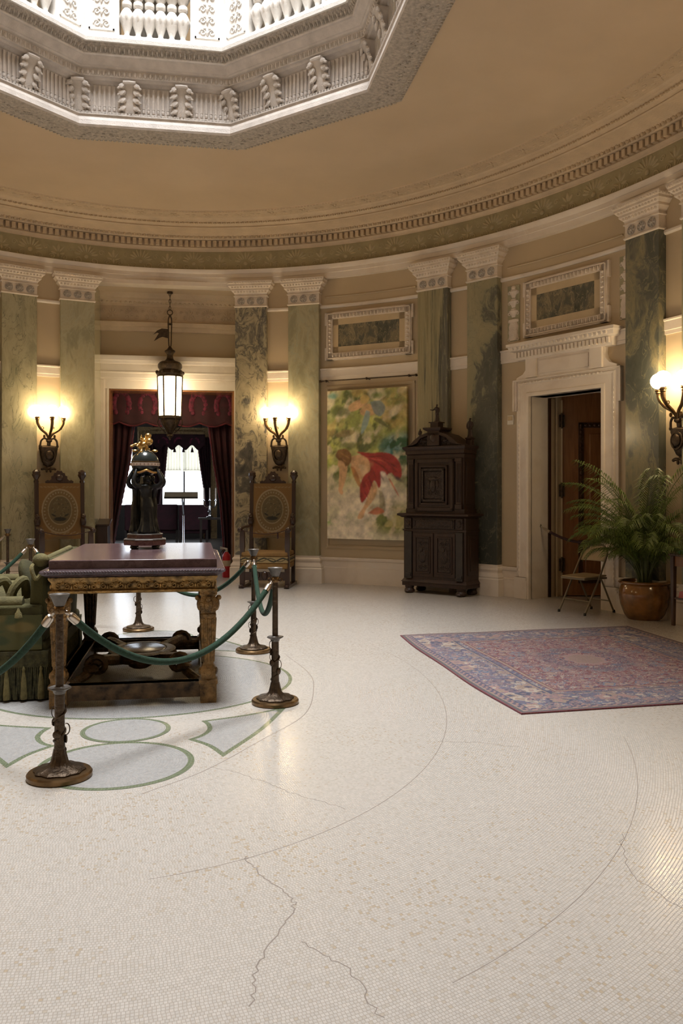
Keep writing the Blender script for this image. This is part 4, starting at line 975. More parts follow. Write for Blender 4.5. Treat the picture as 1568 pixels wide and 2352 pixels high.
# ---- carved cabinet
th = thing('cabinet', 'tall dark carved oak two-stage cabinet with arched top and figures, right of the painting', 'cabinet', (3.945, 5.21, 0), atan2(-.735, .678))
W2 = .53
mb = MB(); mb.bx(-W2, W2, .0, .38, .20, 1.13); mb.bx(-W2 - .02, W2 + .02, -.02, .39, .11, .17); mb.loft([[(-w, -d, z), (w, -d, z), (w, .39, z), (-w, .39, z)] for w, d, z in ((W2 + .035, .035, .17), (W2 + .02, .02, .19), (W2, .0, .22))])
mb.bx(-W2 - .015, W2 + .015, -.015, .385, .93, .955)
for sx in (-1, 1): mb.bx(sx * W2, sx * (W2 + .012), .05, .34, .30, .88); mb.bx(sx * (W2 + .01), sx * (W2 + .02), .10, .29, .36, .82)
mb.build('lower_body', M['cab'], th, bevel=.004)
for k, sx in enumerate((-1, 1)):
    mb = MB(); x0, x1 = (-.36, -.01) if sx < 0 else (.01, .36)
    mb.bx(x0, x1, -.018, .02, .26, .90); frame_rect(mb, x0 + .045, x1 - .045, .31, .85, .02, -.034, .02)
    d = mb.build('door', M['cab'], th, bevel=.003); cx = (x0 + x1) / 2
    mb = MB(); mb.bx(x0 + .075, x1 - .075, -.028, .0, .34, .82); mb.ell((cx, -.028, .58), (.07, .03, .12), 12, 8); mb.ell((cx, -.05, .66), (.028, .025, .035), 8, 6)
    for sy in (-1, 1):
        for sz in (-1, 1): mb.tube([(cx + sy * .035 + p[0], -.03, .58 + sz * .17 + p[2]) for p in spiral(.035, .008, 1.3, 14, 0 if sy > 0 else pi, sy * sz)], .009, 5)
    mb.build('carved_panel', M['cabcarve'], d)
for sx in (-1, 1):
    mb = MB(); mb.bx(sx * .375, sx * .49, -.03, .0, .22, .92); mb.bx(sx * .385, sx * .48, -.045, 0, .255, .30); mb.build('column', M['oakblue'], th, bevel=.004)
mb = MB(); mb.bx(-.35, .35, -.02, .02, .97, 1.11); frame_rect(mb, -.33, .33, .985, 1.095, .014, -.03, .02)
dw_ = mb.build('drawer', M['cabcarve'], th)
for sx in (-1, 1):
    mb = MB(); mb.bx(sx * .38, sx * .49, -.03, .02, .965, 1.12); mb.ell((sx * .435, -.035, 1.04), (.035, .02, .05), 8, 6); mb.build('corner_block', M['cabcarve'], th)
mb = MB(); mb.loft([[(-w, -d, z), (w, -d, z), (w, .39, z), (-w, .39, z)] for w, d, z in ((W2 + .02, .02, 1.13), (W2 + .05, .05, 1.15), (W2 + .075, .075, 1.16), (W2 + .075, .075, 1.185), (W2 + .05, .05, 1.195))]); mb.build('ledge', M['cab'], th)
U2 = .48
mb = MB(); mb.bx(-U2, U2, .03, .36, 1.19, 2.06); mb.bx(-U2 - .02, U2 + .02, .01, .37, 1.19, 1.26); mb.bx(-U2 - .01, U2 + .01, .02, .365, 2.0, 2.06)
for sx in (-1, 1):
    mb.bx(sx * U2, sx * (U2 + .012), .09, .32, 1.32, 1.95)
    mb.bx(sx * .36, sx * .455, .0, .05, 1.26, 2.0); mb.bx(sx * .35, sx * .465, -.015, .05, 1.26, 1.33); mb.bx(sx * .35, sx * .465, -.015, .05, 1.95, 2.0)
    for q in range(3): mb.bx(sx * (.38 + .025 * q), sx * (.392 + .025 * q), -.008, .01, 1.36, 1.92)
mb.build('upper_body', M['cab'], th, bevel=.004)
mb = MB(); mb.bx(-.335, .335, .0, .04, 1.22, 2.0); frame_rect(mb, -.325, .325, 1.23, 1.99, .05, -.02, .03); frame_rect(mb, -.235, .235, 1.32, 1.90, .028, -.035, .04)
d = mb.build('door', M['cab'], th, bevel=.004)
mb = MB(); frame_rect(mb, -.19, .19, 1.37, 1.85, .03, -.05, .05); mb.bx(-.15, .15, -.03, .0, 1.41, 1.81)
mb.ell((0, -.03, 1.70), (.10, .022, .03), 10, 6); mb.ell((0, -.035, 1.60), (.05, .03, .10), 10, 8)
for sx in (-1, 1): mb.ell((sx * .07, -.03, 1.62), (.03, .022, .07), 8, 6); mb.tube([(sx * .06 + p[0], -.03, 1.49 + p[2]) for p in spiral(.04, .01, 1.3, 14, 0 if sx > 0 else pi, sx)], .01, 5)
mb.build('carved_panel', M['cabcarve'], d)
mb = MB(); mb.loft([[(-w, -d, z), (w, -d, z), (w, .37, z), (-w, .37, z)] for w, d, z in ((U2, -.02, 2.06), (U2 + .02, .0, 2.075), (U2 + .02, .0, 2.12), (U2 + .05, .035, 2.15), (U2 + .055, .04, 2.165), (U2 + .055, .04, 2.18), (U2 + .02, .01, 2.19))]); mb.build('cornice', M['cab'], th)
def archline(e): return [(-.48 + e * .5, 2.19), (-.40 + e, 2.215 - e * .2), (-.33 + e, 2.28 - e), (-.22, 2.35 - e), (-.10, 2.385 - e), (.10, 2.385 - e), (.22, 2.35 - e), (.33 - e, 2.28 - e), (.40 - e, 2.215 - e * .2), (.48 - e * .5, 2.19)]
mb = MB(); mb.prism(list(reversed(archline(.05))), .03, .32); mb.build('tympanum', M['cabcarve'], th)
mb = MB(); o_, i_ = archline(0), archline(.045)
mb.loft([[(o_[k][0], -.03, o_[k][1]), (o_[k][0], .34, o_[k][1]), (i_[k][0], .34, i_[k][1]), (i_[k][0], -.03, i_[k][1])] for k in range(len(o_))], True); mb.build('arched_moulding', M['cab'], th)
mb = MB()
for sx in (-1, 1):
    mb.tube([(sx * .26 + p[0], .02, 2.265 + p[2]) for p in spiral(.05, .01, 1.4, 16, pi if sx > 0 else 0, -sx)], .014, 6)
    mb.ell((sx * .17, .02, 2.26), (.05, .02, .025), 8, 5)
mb.build('pediment_scrolls', M['cabcarve'], th)
mb = MB(); mb.bx(-.10, .10, -.03, .24, 2.19, 2.40); mb.loft([[(-w, -w * .3 - d, z), (w, -w * .3 - d, z), (w, .26, z), (-w, .26, z)] for w, d, z in ((.10, .0, 2.40), (.145, .02, 2.425), (.15, .03, 2.44), (.15, .03, 2.455), (.07, .0, 2.46))]); mb.bx(-.065, .065, .0, .15, 2.455, 2.53); mb.bx(-.085, .085, -.015, .165, 2.525, 2.54)
mb.ell((0, -.03, 2.30), (.05, .025, .065), 10, 6); mb.build('pedestal', M['cab'], th)
for sx, nm, hh, yy in ((0, '', .27, .075), (-1, '', .18, .30), (1, '', .30, .30)):
    mb = MB(); z0 = 2.54 if sx == 0 else 2.19
    if sx: mb.bx(sx * .43 - .045, sx * .43 + .045, yy - .045, yy + .045, 2.18, 2.30); z0 = 2.30; mb.bx(sx * .43 - .055, sx * .43 + .055, yy - .055, yy + .055, 2.285, 2.305)
    statuette(mb, TR(sx * .43, yy, z0), hh, 'point' if sx == 0 else 'down'); remesh(mb.build('carved_figure', M['cab'], th), .007)
for sx in (-1, 1):
    for yy in (.02, .34):
        mb = MB(); mb.lathe([(.04, 0), (.075, .015), (.08, .04), (.06, .075), (.07, .09), (.07, .115)], 16, (sx * .44, yy, 0)); mb.ell((sx * .44, yy - .05, .03), (.05, .05, .03), 8, 6); mb.build('bun_foot', M['cab'], th)

# ---- armchairs with tall tapestry backs
def make_throne(label, loc, rz, group, first=None):
    if first is not None:
        t = copy_tree(first); t['label'] = label; t.location = loc; t.rotation_euler = (0, 0, rz); return t
    th = thing('armchair', label, 'armchair', loc, rz, group)
    w = .35
    # tapestry back
    nx, ny = 120, 150; X, Y = paint_grid(1, 1, nx, ny); rg = np.random.default_rng(9)
    img = np.ones((ny, nx, 3)) * np.array((.27, .145, .045)); d = np.hypot((X - .5) / .40, (Y - .50) / .40)
    img[(d < 1.0) & (d > .92)] = (.40, .30, .16)
    img[d < .92] = (.235, .15, .06)
    for k in range(34):
        a = 2 * pi * k / 34; blob(img, X, Y, (.5 + .335 * cos(a), .5 + .335 * sin(a)), (.028, .02), (.42, .33, .19), a, .6, 1.2, .9)
    d2 = np.hypot((X - .5) / .25, (Y - .52) / .25); img[(d2 < 1.06) & (d2 >= .98)] = (.36, .27, .14); img[d2 < .98] = (.165, .12, .055)
    for k in range(45): 
        a, r = rg.uniform(0, 2 * pi), .2 * sqrt(rg.random()); blob(img, X, Y, (.5 + r * cos(a), .54 + r * sin(a)), (.02, .018), [(.30, .22, .11), (.09, .07, .03), (.24, .2, .1), (.06, .06, .04)][rg.integers(4)], a, .6, 1.2, .8)
    blob(img, X, Y, (.5, .36), (.16, .05), (.03, .03, .022), 0, .3, 1.2, .95); blob(img, X, Y, (.36, .43), (.07, .025), (.035, .035, .025), -.5, .4, 1.2, .9); blob(img, X, Y, (.64, .43), (.07, .025), (.035, .035, .025), .5, .4, 1.2, .9)
    for sx in (-1, 1):
        for q in range(5): blob(img, X, Y, (.5 + sx * (.1 + .07 * q), .10 + .02 * (q % 2)), (.05, .02), (.40, .30, .16), sx * .5, .6, 1.2, .7); blob(img, X, Y, (.5 + sx * (.08 + .08 * q), .93), (.05, .016), (.36, .27, .13), sx * .3, .6, 1.2, .7)
    blob(img, X, Y, (.5, .02), (.3, .05), (.16, .12, .06), 0, .5, 1.2, .7)
    edge = (np.abs(X - .5) > .435); img[edge] = img[edge] * .3 + np.array((.36, .20, .06)) * .7
    canvas('tapestry_back', nx, ny, np.clip(img * np.array((.72, .74, .8)), 0, 1), lambda U, V: np.stack([-w + U * 2 * w, .60 + V * .05 - .03 * (1 - ((U - .5) * 2) ** 4) * 1, .76 + V * .89], -1), M['tape'], th, (0, .07, 0))
    for sx in (-1, 1):
        mb = MB(); mb.loft([[(sx * w - .03, y - .03, z), (sx * w + .03, y - .03, z), (sx * w + .03, y + .03, z), (sx * w - .03, y + .03, z)] for y, z in ((.60, .0), (.61, .6), (.66, 1.66))]); mb.build('rear_leg', M['chairwood'], th)
        mb = MB(); mb.lathe([(.03, 0), (.035, .02), (.025, .05), (.045, .09), (.06, .12), (.05, .15), (.055, .17), (.03, .20), (.01, .21)], 12, (sx * w, .665, 1.655), lobes=6, amp=.12); mb.build('finial', M['chairwood'], th)
        mb = MB(); P = crom([(sx * w, .59, .98), (sx * (w + .01), .40, .95), (sx * (w + .02), .18, .955), (sx * (w + .03), -.02, .935), (sx * (w + .04), -.08, .90)], 6); mb.tube(P, list(np.linspace(.028, .038, len(P))), 8, flat=.7)
        mb.ell((sx * (w + .035), -.06, .925), (.045, .05, .038), 10, 7); mb.ell((sx * w, .56, 1.04), (.05, .05, .10), 10, 8); mb.ell((sx * w, .54, 1.12), (.04, .045, .045), 8, 6); mb.build('arm', M['chairwood'], th)
        mb = MB(); mb.loft([[(sx * (w + .01) - r, -r, z), (sx * (w + .01) + r, -r, z), (sx * (w + .01) + r, r, z), (sx * (w + .01) - r, r, z)] for r, z in ((.035, .05), (.04, .30), (.032, .36), (.032, .60), (.04, .64), (.034, .90))]); mb.build('front_leg', M['chairwood'], th)
        mb = MB(); mb.bx(sx * (w + .01) - .04, sx * (w + .01) + .04, -.09, .68, 0, .05); mb.ell((sx * (w + .01), -.09, .03), (.045, .04, .03), 8, 5); mb.build('runner', M['chairwood'], th)
    mb = MB(); mb.prism([(-.21, 1.64), (.21, 1.64), (.215, 1.68), (.18, 1.70), (.15, 1.69), (.12, 1.72), (.12, 1.76), (.09, 1.77), (.08, 1.81), (.05, 1.815), (.03, 1.85), (0, 1.84), (-.03, 1.85), (-.05, 1.815), (-.08, 1.81), (-.09, 1.77), (-.12, 1.76), (-.12, 1.72), (-.15, 1.69), (-.18, 1.70), (-.215, 1.68)], .645, .685)
    mb.ell((0, .645, 1.73), (.06, .03, .055), 10, 6); mb.build('crest', M['chairwood'], th)
    mb = MB(); mb.bx(-w - .02, w + .02, -.06, .58, .49, .565); mb.build('seat_cushion', M['seatcloth'], th, bevel=.025)
    nx, ny = 110, 24; X, Y = paint_grid(1, 1, nx, ny); img = np.ones((ny, nx, 3)) * np.array((.30, .22, .10))
    ph = X * 5 * pi
    img[np.abs(Y - .5 - .27 * np.sin(ph)) < .11] = (.035, .035, .025); img[(np.abs(Y - .5 + .25 * np.sin(ph + 1.2)) < .07)] = (.08, .06, .03); img[(Y < .07) | (Y > .93)] = (.2, .12, .05)
    canvas('seat_band', nx, ny, img, lambda U, V: np.stack([-w - .025 + U * (2 * w + .05), 0 * U - .062, .395 + V * .1], -1), M['tape'], th, (0, .63, 0))
    mb = MB(); mb.bx(-w - .02, w + .02, -.055, .57, .30, .40); mb.build('seat_fringe', M['seatcloth'], th, bevel=.02)
    mb = MB(); mb.bx(-w, w, -.02, .02, .12, .25)
    for sx in (-1, 1): mb.tube([(sx * .14 + p[0], -.03, .20 + p[2]) for p in spiral(.07, .015, 1.4, 16, 0 if sx > 0 else pi, sx)], .016, 6)
    mb.ell((0, -.03, .20), (.05, .03, .07), 8, 6); mb.build('front_stretcher', M['chairwood'], th)
    mb = MB(); P = [( -w - .03 + (2 * w + .06) * k / 16, -.075 + .0 * k, .92 - .07 * sin(pi * k / 16)) for k in range(17)]; mb.tube(P, .006, 6); mb.tube([(.22, -.075, .87), (.22, -.08, .78)], .012, 6); mb.build('cord', M['darkrope'], th)
    return th
throne = make_throne('tall armchair with tapestry back right of the curtained doorway', (1.57, 6.52, 0), atan2(-.28, .96), 'tapestry armchairs flanking the doorway')
make_throne('tall armchair with tapestry back left of the curtained doorway', (-1.44, 6.62, 0), atan2(.30, .955), '', throne)

# ---- globe wall lamps
def make_sconce(label, t, z, first=None):
    p = EP(t, 0)
    if first is not None:
        c = copy_tree(first); c['label'] = label; c.location = (p.x, p.y, z); c.rotation_euler = (0, 0, ang_in(t)); return c
    th = thing('wall_lamp', label, 'wall lamp', (p.x, p.y, z), ang_in(t), 'three-globe bronze wall lamps')
    # z = height of the globes' centres; the urn hangs below
    mb = MB(); mb.lathe([(.02, -.93), (.045, -.915), (.03, -.885), (.07, -.86), (.105, -.80), (.13, -.70), (.14, -.62), (.15, -.60), (.15, -.57), (.12, -.55), (.06, -.54)], 20, (0, -.07, 0), sy=.55)
    mb.bx(-.07, .07, -.08, .01, -.86, -.58); mb.ell((0, -.15, -.70), (.06, .03, .075), 12, 8); mb.tube([(.085 * cos(a), -.14, -.70 + .10 * sin(a)) for a in np.linspace(0, 2 * pi, 22)[:-1]], .012, 6, closed=True); mb.build('urn_plate', M['bronze'], th)
    mb = MB()
    for sx in (-1, 1):
        mb.ell((sx * .06, -.09, -.915), (.05, .025, .022), 8, 5); mb.ell((sx * .10, -.09, -.925), (.022, .02, .02), 6, 5); mb.ell((sx * .03, -.09, -.95), (.02, .02, .03), 6, 5)
    mb.build('leaf_spray', M['bronze'], th)
    mb = MB()
    for sx in (-1, 1): mb.tube(crom([(0, -.12, -.47), (sx * .07, -.12, -.43), (sx * .12, -.11, -.47), (sx * .135, -.10, -.55)], 5), .016, 6); mb.ell((sx * .135, -.1, -.555), (.022, .02, .025), 6, 5)
    mb.tube([(0, -.09, -.56), (0, -.12, -.42)], .03, 8); mb.ell((0, -.12, -.47), (.05, .04, .03), 10, 6); mb.build('bow', M['bronze'], th)
    for sx, ex, ey in ((-1, -.20, -.22), (0, 0.0, -.34), (1, .20, -.22)):
        P = crom([(0, -.12, -.45), (ex * .25, -.12 + (ey + .12) * .35, -.36), (ex * .7, -.12 + (ey + .12) * .75, -.29), (ex * .97, ey, -.20), (ex, ey, -.125)], 6)
        mb = MB(); mb.tube(P, list(np.linspace(.018, .026, len(P))), 9)
        mb.lathe([(.026, -.15), (.036, -.14), (.032, -.125), (.042, -.118), (.042, -.108), (.03, -.10), (.04, -.095)], 12, (ex, ey, 0)); q = P[len(P) // 2]
        mb.tube([(q.x + .02 * cos(a) + .02, q.y, q.z + .02 * sin(a) + .02) for a in np.linspace(-1, 4, 9)], .007, 5); mb.ell((ex * .4, -.15, -.40), (.02, .02, .03), 6, 5); a_ = mb.build('arm', M['brass'], th)
        mb = MB(); mb.ell((ex, ey, 0), .092, 24, 16); mb.build('globe', M['globe'], a_)
    return th
sc1 = make_sconce('bronze wall lamp with three lit globes above the right tapestry armchair', 72.3, 2.84)
make_sconce('bronze wall lamp with three lit globes above the left tapestry armchair', 107.2, 2.80, sc1)
make_sconce('bronze wall lamp with three lit globes at the right edge above the palm', 15.6, 2.80, sc1)
for t_, w_ in ((-15.6, 'right wall nearer the entrance'), (164.4, 'left wall facing the palm'), (195.6, 'left wall nearer the entrance')):   # unseen lamps added in the near half to brighten the walls
    make_sconce('added unseen bronze wall lamp with three lit globes on the ' + w_, t_, 2.80, sc1)

# ---- hanging lantern
LX, LY = .06, 8.35
th = thing('hanging_lantern', 'lit panelled bronze lantern hanging on a chain in the doorway recess', 'lantern', (LX, LY, 0))
k_ = 1.0
mb = MB(); mb.lathe([(.05, 4.985), (.05, 5.015), (.02, 5.02)], 12); n = 5
for k in range(n):
    zz = 4.975 - k * .062; Mk = TR(0, 0, zz) @ RZ(pi / 2 * (k % 2)); mb.tube([(.016 * cos(a), 0, .036 * sin(a)) for a in np.linspace(0, 2 * pi, 13)[:-1]], .006, 5, Mk, closed=True)
mb.tube([(.045 * cos(a), 0, 4.655 + .045 * sin(a)) for a in np.linspace(0, 2 * pi, 17)[:-1]], .008, 6, closed=True); mb.build('chain', M['bronze'], th)
mb = MB()
for sx in (-1, 1): mb.tube(crom([(0, 0, 4.61), (sx * .028, 0, 4.52), (sx * .024, 0, 4.30), (sx * .02, 0, 4.10), (0, 0, 4.02)], 5), .011, 6)
mb.ell((0, 0, 4.45), (.045, .03, .02), 8, 5); mb.ell((0, 0, 4.60), .022, 8, 6); mb.build('hanger', M['bronze'], th)
mb = MB(); mb.prism([(-.02, 4.20), (-.02, 4.36), (-.14, 4.37), (-.22, 4.33), (-.285, 4.26), (-.22, 4.295), (-.19, 4.285), (-.23, 4.22), (-.275, 4.145), (-.18, 4.205), (-.13, 4.225)], -.008, .008); mb.build('pennant', M['bronze'], th)
mb = MB(); mb.lathe([(.018, 4.06), (.05, 4.01), (.088, 3.985), (.09, 3.965), (.06, 3.93), (.05, 3.90), (.06, 3.84), (.10, 3.80), (.17, 3.785), (.205, 3.74), (.205, 3.69), (.18, 3.645), (.19, 3.63), (.225, 3.60), (.235, 3.575), (.22, 3.55), (.225, 3.52), (.20, 3.515)], 24, lobes=8, amp=.02)
for k in range(8):
    a = k * pi / 4 + .2; mb.ell((.225 * cos(a), .225 * sin(a), 3.60), (.03, .03, .035), 7, 5)
mb.build('domed_cap', M['bronze'], th)
zt, zb, rt, rb = 3.53, 2.82, .205, .185
for k in range(6):
    a0, a1 = k * pi / 3 + pi / 2 - pi / 6, (k + 1) * pi / 3 + pi / 2 - pi / 6; e = .06
    P = [(r * cos(a), r * sin(a), z) for r, z, a in ((rb, zb, a0 + e), (rb, zb, a1 - e), (rt, zt, a1 - e), (rt, zt, a0 + e))]; Q = [(p[0] * .96, p[1] * .96, p[2]) for p in P]
    mb = MB(); mb.loft([Q, P], True); mb.build('glass_pane', M['lantern'], th)
    mb = MB(); mb.tube([(rb * 1.03 * cos(a0), rb * 1.03 * sin(a0), zb), (rt * 1.03 * cos(a0), rt * 1.03 * sin(a0), zt)], .015, 6); mb.build('rib', M['bronze'], th)
mb = MB(); mb.lathe([(.195, 2.84), (.205, 2.82), (.20, 2.79), (.17, 2.77), (.165, 2.74), (.14, 2.68), (.10, 2.62), (.05, 2.57), (.035, 2.54), (.06, 2.52), (.06, 2.49), (.02, 2.45), (.012, 2.42)], 18)
for k in range(6):
    a = k * pi / 3; mb.tube(crom([(.20 * cos(a), .20 * sin(a), 2.79), (.21 * cos(a), .21 * sin(a), 2.70), (.14 * cos(a), .14 * sin(a), 2.60), (.07 * cos(a), .07 * sin(a), 2.545)], 5), .010, 5)
mb.build('pendant_base', M['bronze'], th)

# ---- centre table
th = thing('centre_table', 'carved gilded table with purple stone top in the roped-off middle of the hall', 'table', (.045, .19, 0))
HX, HY = .575, 1.0
mb = MB(); mb.bx(-HX, HX, -HY, HY, .965, 1.03); mb.build('stone_top', M['slab'], th, bevel=.006)
def rrect(hx, hy, z): return [(-hx, -hy, z), (hx, -hy, z), (hx, hy, z), (-hx, hy, z)]
mb = MB(); mb.loft([rrect(HX - .0 + e, HY + e, z) for e, z in ((-.02, .905), (.0, .91), (.02, .92), (.045, .935), (.055, .95), (.045, .963), (.02, .968))])
for k in range(60): mb.ell((-HX - .03 + (2 * HX + .06) * (k + .5) / 60, -HY - .05, .948), (.009, .014, .012), 6, 4)
for k in range(90):
    for sx in (-1, 1): mb.ell((sx * (HX + .05), -HY - .03 + (2 * HY + .06) * (k + .5) / 90, .948), (.014, .009, .012), 6, 4)
mb.build('top_moulding', M['slabmould'], th)
mb = MB(); mb.loft([rrect(HX + e, HY + e, z) for e, z in ((-.01, .795), (.005, .80), (.005, .815), (-.02, .82), (-.015, .87), (.0, .89), (.005, .90), (.005, .908))])
def apron_relief(M_, n, half):
    for k in range(n):
        x = -half + 2 * half * (k + .5) / n; mb.ell((x, 0, .855), (.022, .014, .026), 7, 5, M_); mb.bx(x - .012, x + .012, -.014, 0, .882, .902, M_)
        for sx in (-1, 1): mb.tube([(x + sx * .034 + p[0], -.002, .847 + p[2]) for p in spiral(.022, .006, 1.3, 10, pi / 2, sx)], .006, 5, M_)
        mb.ell((x + half / n, 0, .842), (.010, .012, .018), 6, 4, M_)
apron_relief(TR(0, -HY + .012, 0), 9, HX - .03)
for sx in (-1, 1): apron_relief(TR(sx * (HX - .012), 0, 0) @ RZ(sx * pi / 2), 14, HY - .03)
mb.build('carved_apron', M['gilt_wood'], th)
for sx in (-1, 1):
    for sy in (-1, 1):
        mb = MB(); c = (sx * (HX - .06), sy * (HY - .06)); R_ = lambda r, z: [(c[0] + r * a, c[1] + r * b, z) for a, b in ((-1, -1), (1, -1), (1, 1), (-1, 1))]
        mb.loft([R_(r, z) for r, z in ((.055, 0), (.058, .03), (.058, .13), (.066, .14), (.066, .16), (.05, .17), (.052, .20), (.05, .25), (.036, .27), (.042, .40), (.052, .60), (.056, .63), (.05, .64), (.056, .66), (.058, .72), (.05, .76), (.062, .775), (.062, .80))])
        for f in range(4):
            Mf = TR(c[0], c[1], 0) @ RZ(f * pi / 2)
            for q in (-1, 0, 1): mb.tube([(q * .024, -.037, .29), (q * .03, -.052, .60)], .008, 5, Mf)
            mb.ell((0, -.058, .70), (.034, .024, .05), 8, 6, Mf); mb.ell((0, -.075, .745), (.02, .02, .02), 7, 5, Mf); mb.ell((0, -.05, .22), (.03, .02, .03), 7, 5, Mf)
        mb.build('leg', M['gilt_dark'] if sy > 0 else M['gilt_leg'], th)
def rail_(mb, x0, x1, y0, y1): mb.bx(x0, x1, y0, y1, .045, .155); mb.bx(x0 - .012, x1 + .012, y0 - .012, y1 + .012, .14, .155)
mb = MB(); rail_(mb, -HX + .11, HX - .11, -HY + .02, -HY + .10); rail_(mb, -HX + .11, HX - .11, HY - .10, HY - .02)
for sx in (-1, 1): x = sx * (HX - .06); rail_(mb, x - .04, x + .04, -HY + .10, HY - .10)
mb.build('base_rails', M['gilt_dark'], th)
mb = MB()
for sx in (-1, 1):
    for sy in (-1, 1):
        P = crom([(sx * (HX - .1), sy * (HY - .12), .12), (sx * .36, sy * .62, .16), (sx * .30, sy * .45, .22), (sx * .20, sy * .30, .20), (sx * .14, sy * .2, .19)], 6); mb.tube(P, list(np.linspace(.03, .05, len(P))), 8)
        mb.tube([(sx * .30 + p[0], sy * .52, .20 + p[2]) for p in spiral(.075, .02, 1.4, 18, 0 if sx > 0 else pi, sx)], .026, 7); mb.ell((sx * .34, sy * .60, .19), (.06, .06, .035), 8, 5)
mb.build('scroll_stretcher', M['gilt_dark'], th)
mb = MB(); mb.lathe([(.24, .15), (.27, .16), (.28, .19), (.26, .21), (.27, .225), (.24, .235), (.20, .235), (.19, .225)], 32, (0, 0, 0), sy=1.25); mb.ell((0, -.30, .17), (.10, .05, .05), 9, 6); mb.ell((0, .30, .17), (.10, .05, .05), 9, 6); mb.build('oval_stand', M['gilt_dark'], th)
mb = MB(); mb.lathe([(.188, .22), (.188, .232), (.18, .236)], 32, sy=1.25); mb.build('oval_inset', M['slabmould'], th)

# ---- globe clock carried by three bronze women
SX_, SY_ = .055, .42
th = thing('globe_clock', 'bronze clock of three women holding up a dark globe, standing on the purple table', 'clock', (SX_, SY_, 1.03))
def octa(r, z, f=.9239): return [(r / f * cos(pi / 8 + k * pi / 4), r / f * sin(pi / 8 + k * pi / 4), z) for k in range(8)]
mb = MB(); mb.loft([octa(r, z) for r, z in ((.165, .032), (.17, .04), (.17, .072), (.165, .076))]); mb.loft([octa(r, z) for r, z in ((.14, .084), (.142, .09), (.142, .117), (.138, .12))]); b_ = mb.build('base', M['redmarble'], th)
mb = MB(); mb.loft([octa(r, z) for r, z in ((.168, .074), (.172, .078), (.168, .084), (.145, .088))]); mb.loft([octa(r, z) for r, z in ((.14, .116), (.146, .12), (.143, .126), (.12, .128))]); mb.build('base_mouldings', M['pewter'], th)
for k in range(4):
    a = pi / 4 + k * pi / 2; mb = MB(); mb.lathe([(.018, 0), (.03, .008), (.03, .022), (.022, .034)], 12, (.125 * cos(a), .125 * sin(a), 0)); mb.build('foot', M['black_bronze'], th)
mb = MB(); mb.lathe([(.11, .126), (.12, .13), (.10, .145), (.06, .16), (.03, .17)], 18, lobes=5, amp=.08); mb.build('rocky_ground', M['black_bronze'], th)
for k in range(3):
    a = -pi / 2 + .25 + k * 2 * pi / 3; mb = MB(); statuette(mb, TR(.074 * cos(a), .074 * sin(a), .135) @ RZ(a + pi / 2), .49, 'up'); remesh(mb.build('draped_woman', M['black_bronze'], th), .0065)
GZ = .715
mb = MB(); prof = [(.114 * sin(q), -.114 * cos(q)) for q in np.linspace(0.02, pi - .02, 22)]; mb.lathe(prof, 32, (0, 0, GZ)); mb.build('globe', M['globe_green'], th)
mb = MB(); mb.lathe([(.112, -.022), (.122, -.02), (.122, .004), (.112, .006)], 36, (0, 0, GZ)); mb.build('hour_ring', M['ivory'], th)
mb = MB(); mb.lathe([(.110, .008), (.119, .01), (.119, .016), (.110, .018)], 36, (0, 0, GZ))
for k in range(24): a = k * pi / 12; mb.box((.122 * cos(a), .122 * sin(a), GZ - .008), (.004, .004, .016), None)
mb.build('minute_ring', M['brass'], th)
for k, z in ((0, .10), (1, .05)):
    mb = MB(); mb.tube([(.114 * cos(a), .114 * sin(a), GZ - .055 - .025 * abs(sin(2.2 * a))) for a in np.linspace(-2.6 + k, -.6 + k, 16)], .010, 6); mb.build('garland', M['gilt'], th)
def cherub(M_, s):
    mb = MB(); mb.ell((0, 0, .05 * s), (.032 * s, .028 * s, .045 * s), 10, 8, M_); mb.ell((.005 * s, -.01 * s, .122 * s), .036 * s, 12, 9, M_); mb.ell((0, -.005 * s, .10 * s), (.018 * s, .018 * s, .02 * s), 8, 6, M_)
    for sx in (-1, 1):
        mb.tube(crom([(sx * .02 * s, 0, .02 * s), (sx * .04 * s, -.04 * s, .01 * s), (sx * .05 * s, -.05 * s, -.03 * s), (sx * .055 * s, -.065 * s, -.045 * s)], 4), list(np.linspace(.017 * s, .010 * s, 13)), 7, M_)
        mb.tube(crom([(sx * .028 * s, 0, .075 * s), (sx * .055 * s, -.02 * s, .07 * s), (sx * .07 * s, -.045 * s, .085 * s)], 4), list(np.linspace(.012 * s, .008 * s, 9)), 7, M_)
    return remesh(mb.build('gilded_cherub', M['gilt'], th), .0045)
cherub(TR(-.055, -.01, GZ + .125) @ RY(.95), .88); cherub(TR(-.03, .01, GZ + .150) @ RZ(.4) @ RY(.55), .80)
mb = MB()
for sx in (-1, 1): mb.ell((sx * .08, -.02, GZ + .105), (.028, .012, .012), 8, 5)
mb.build('gilded_drapery', M['gilt'], th)
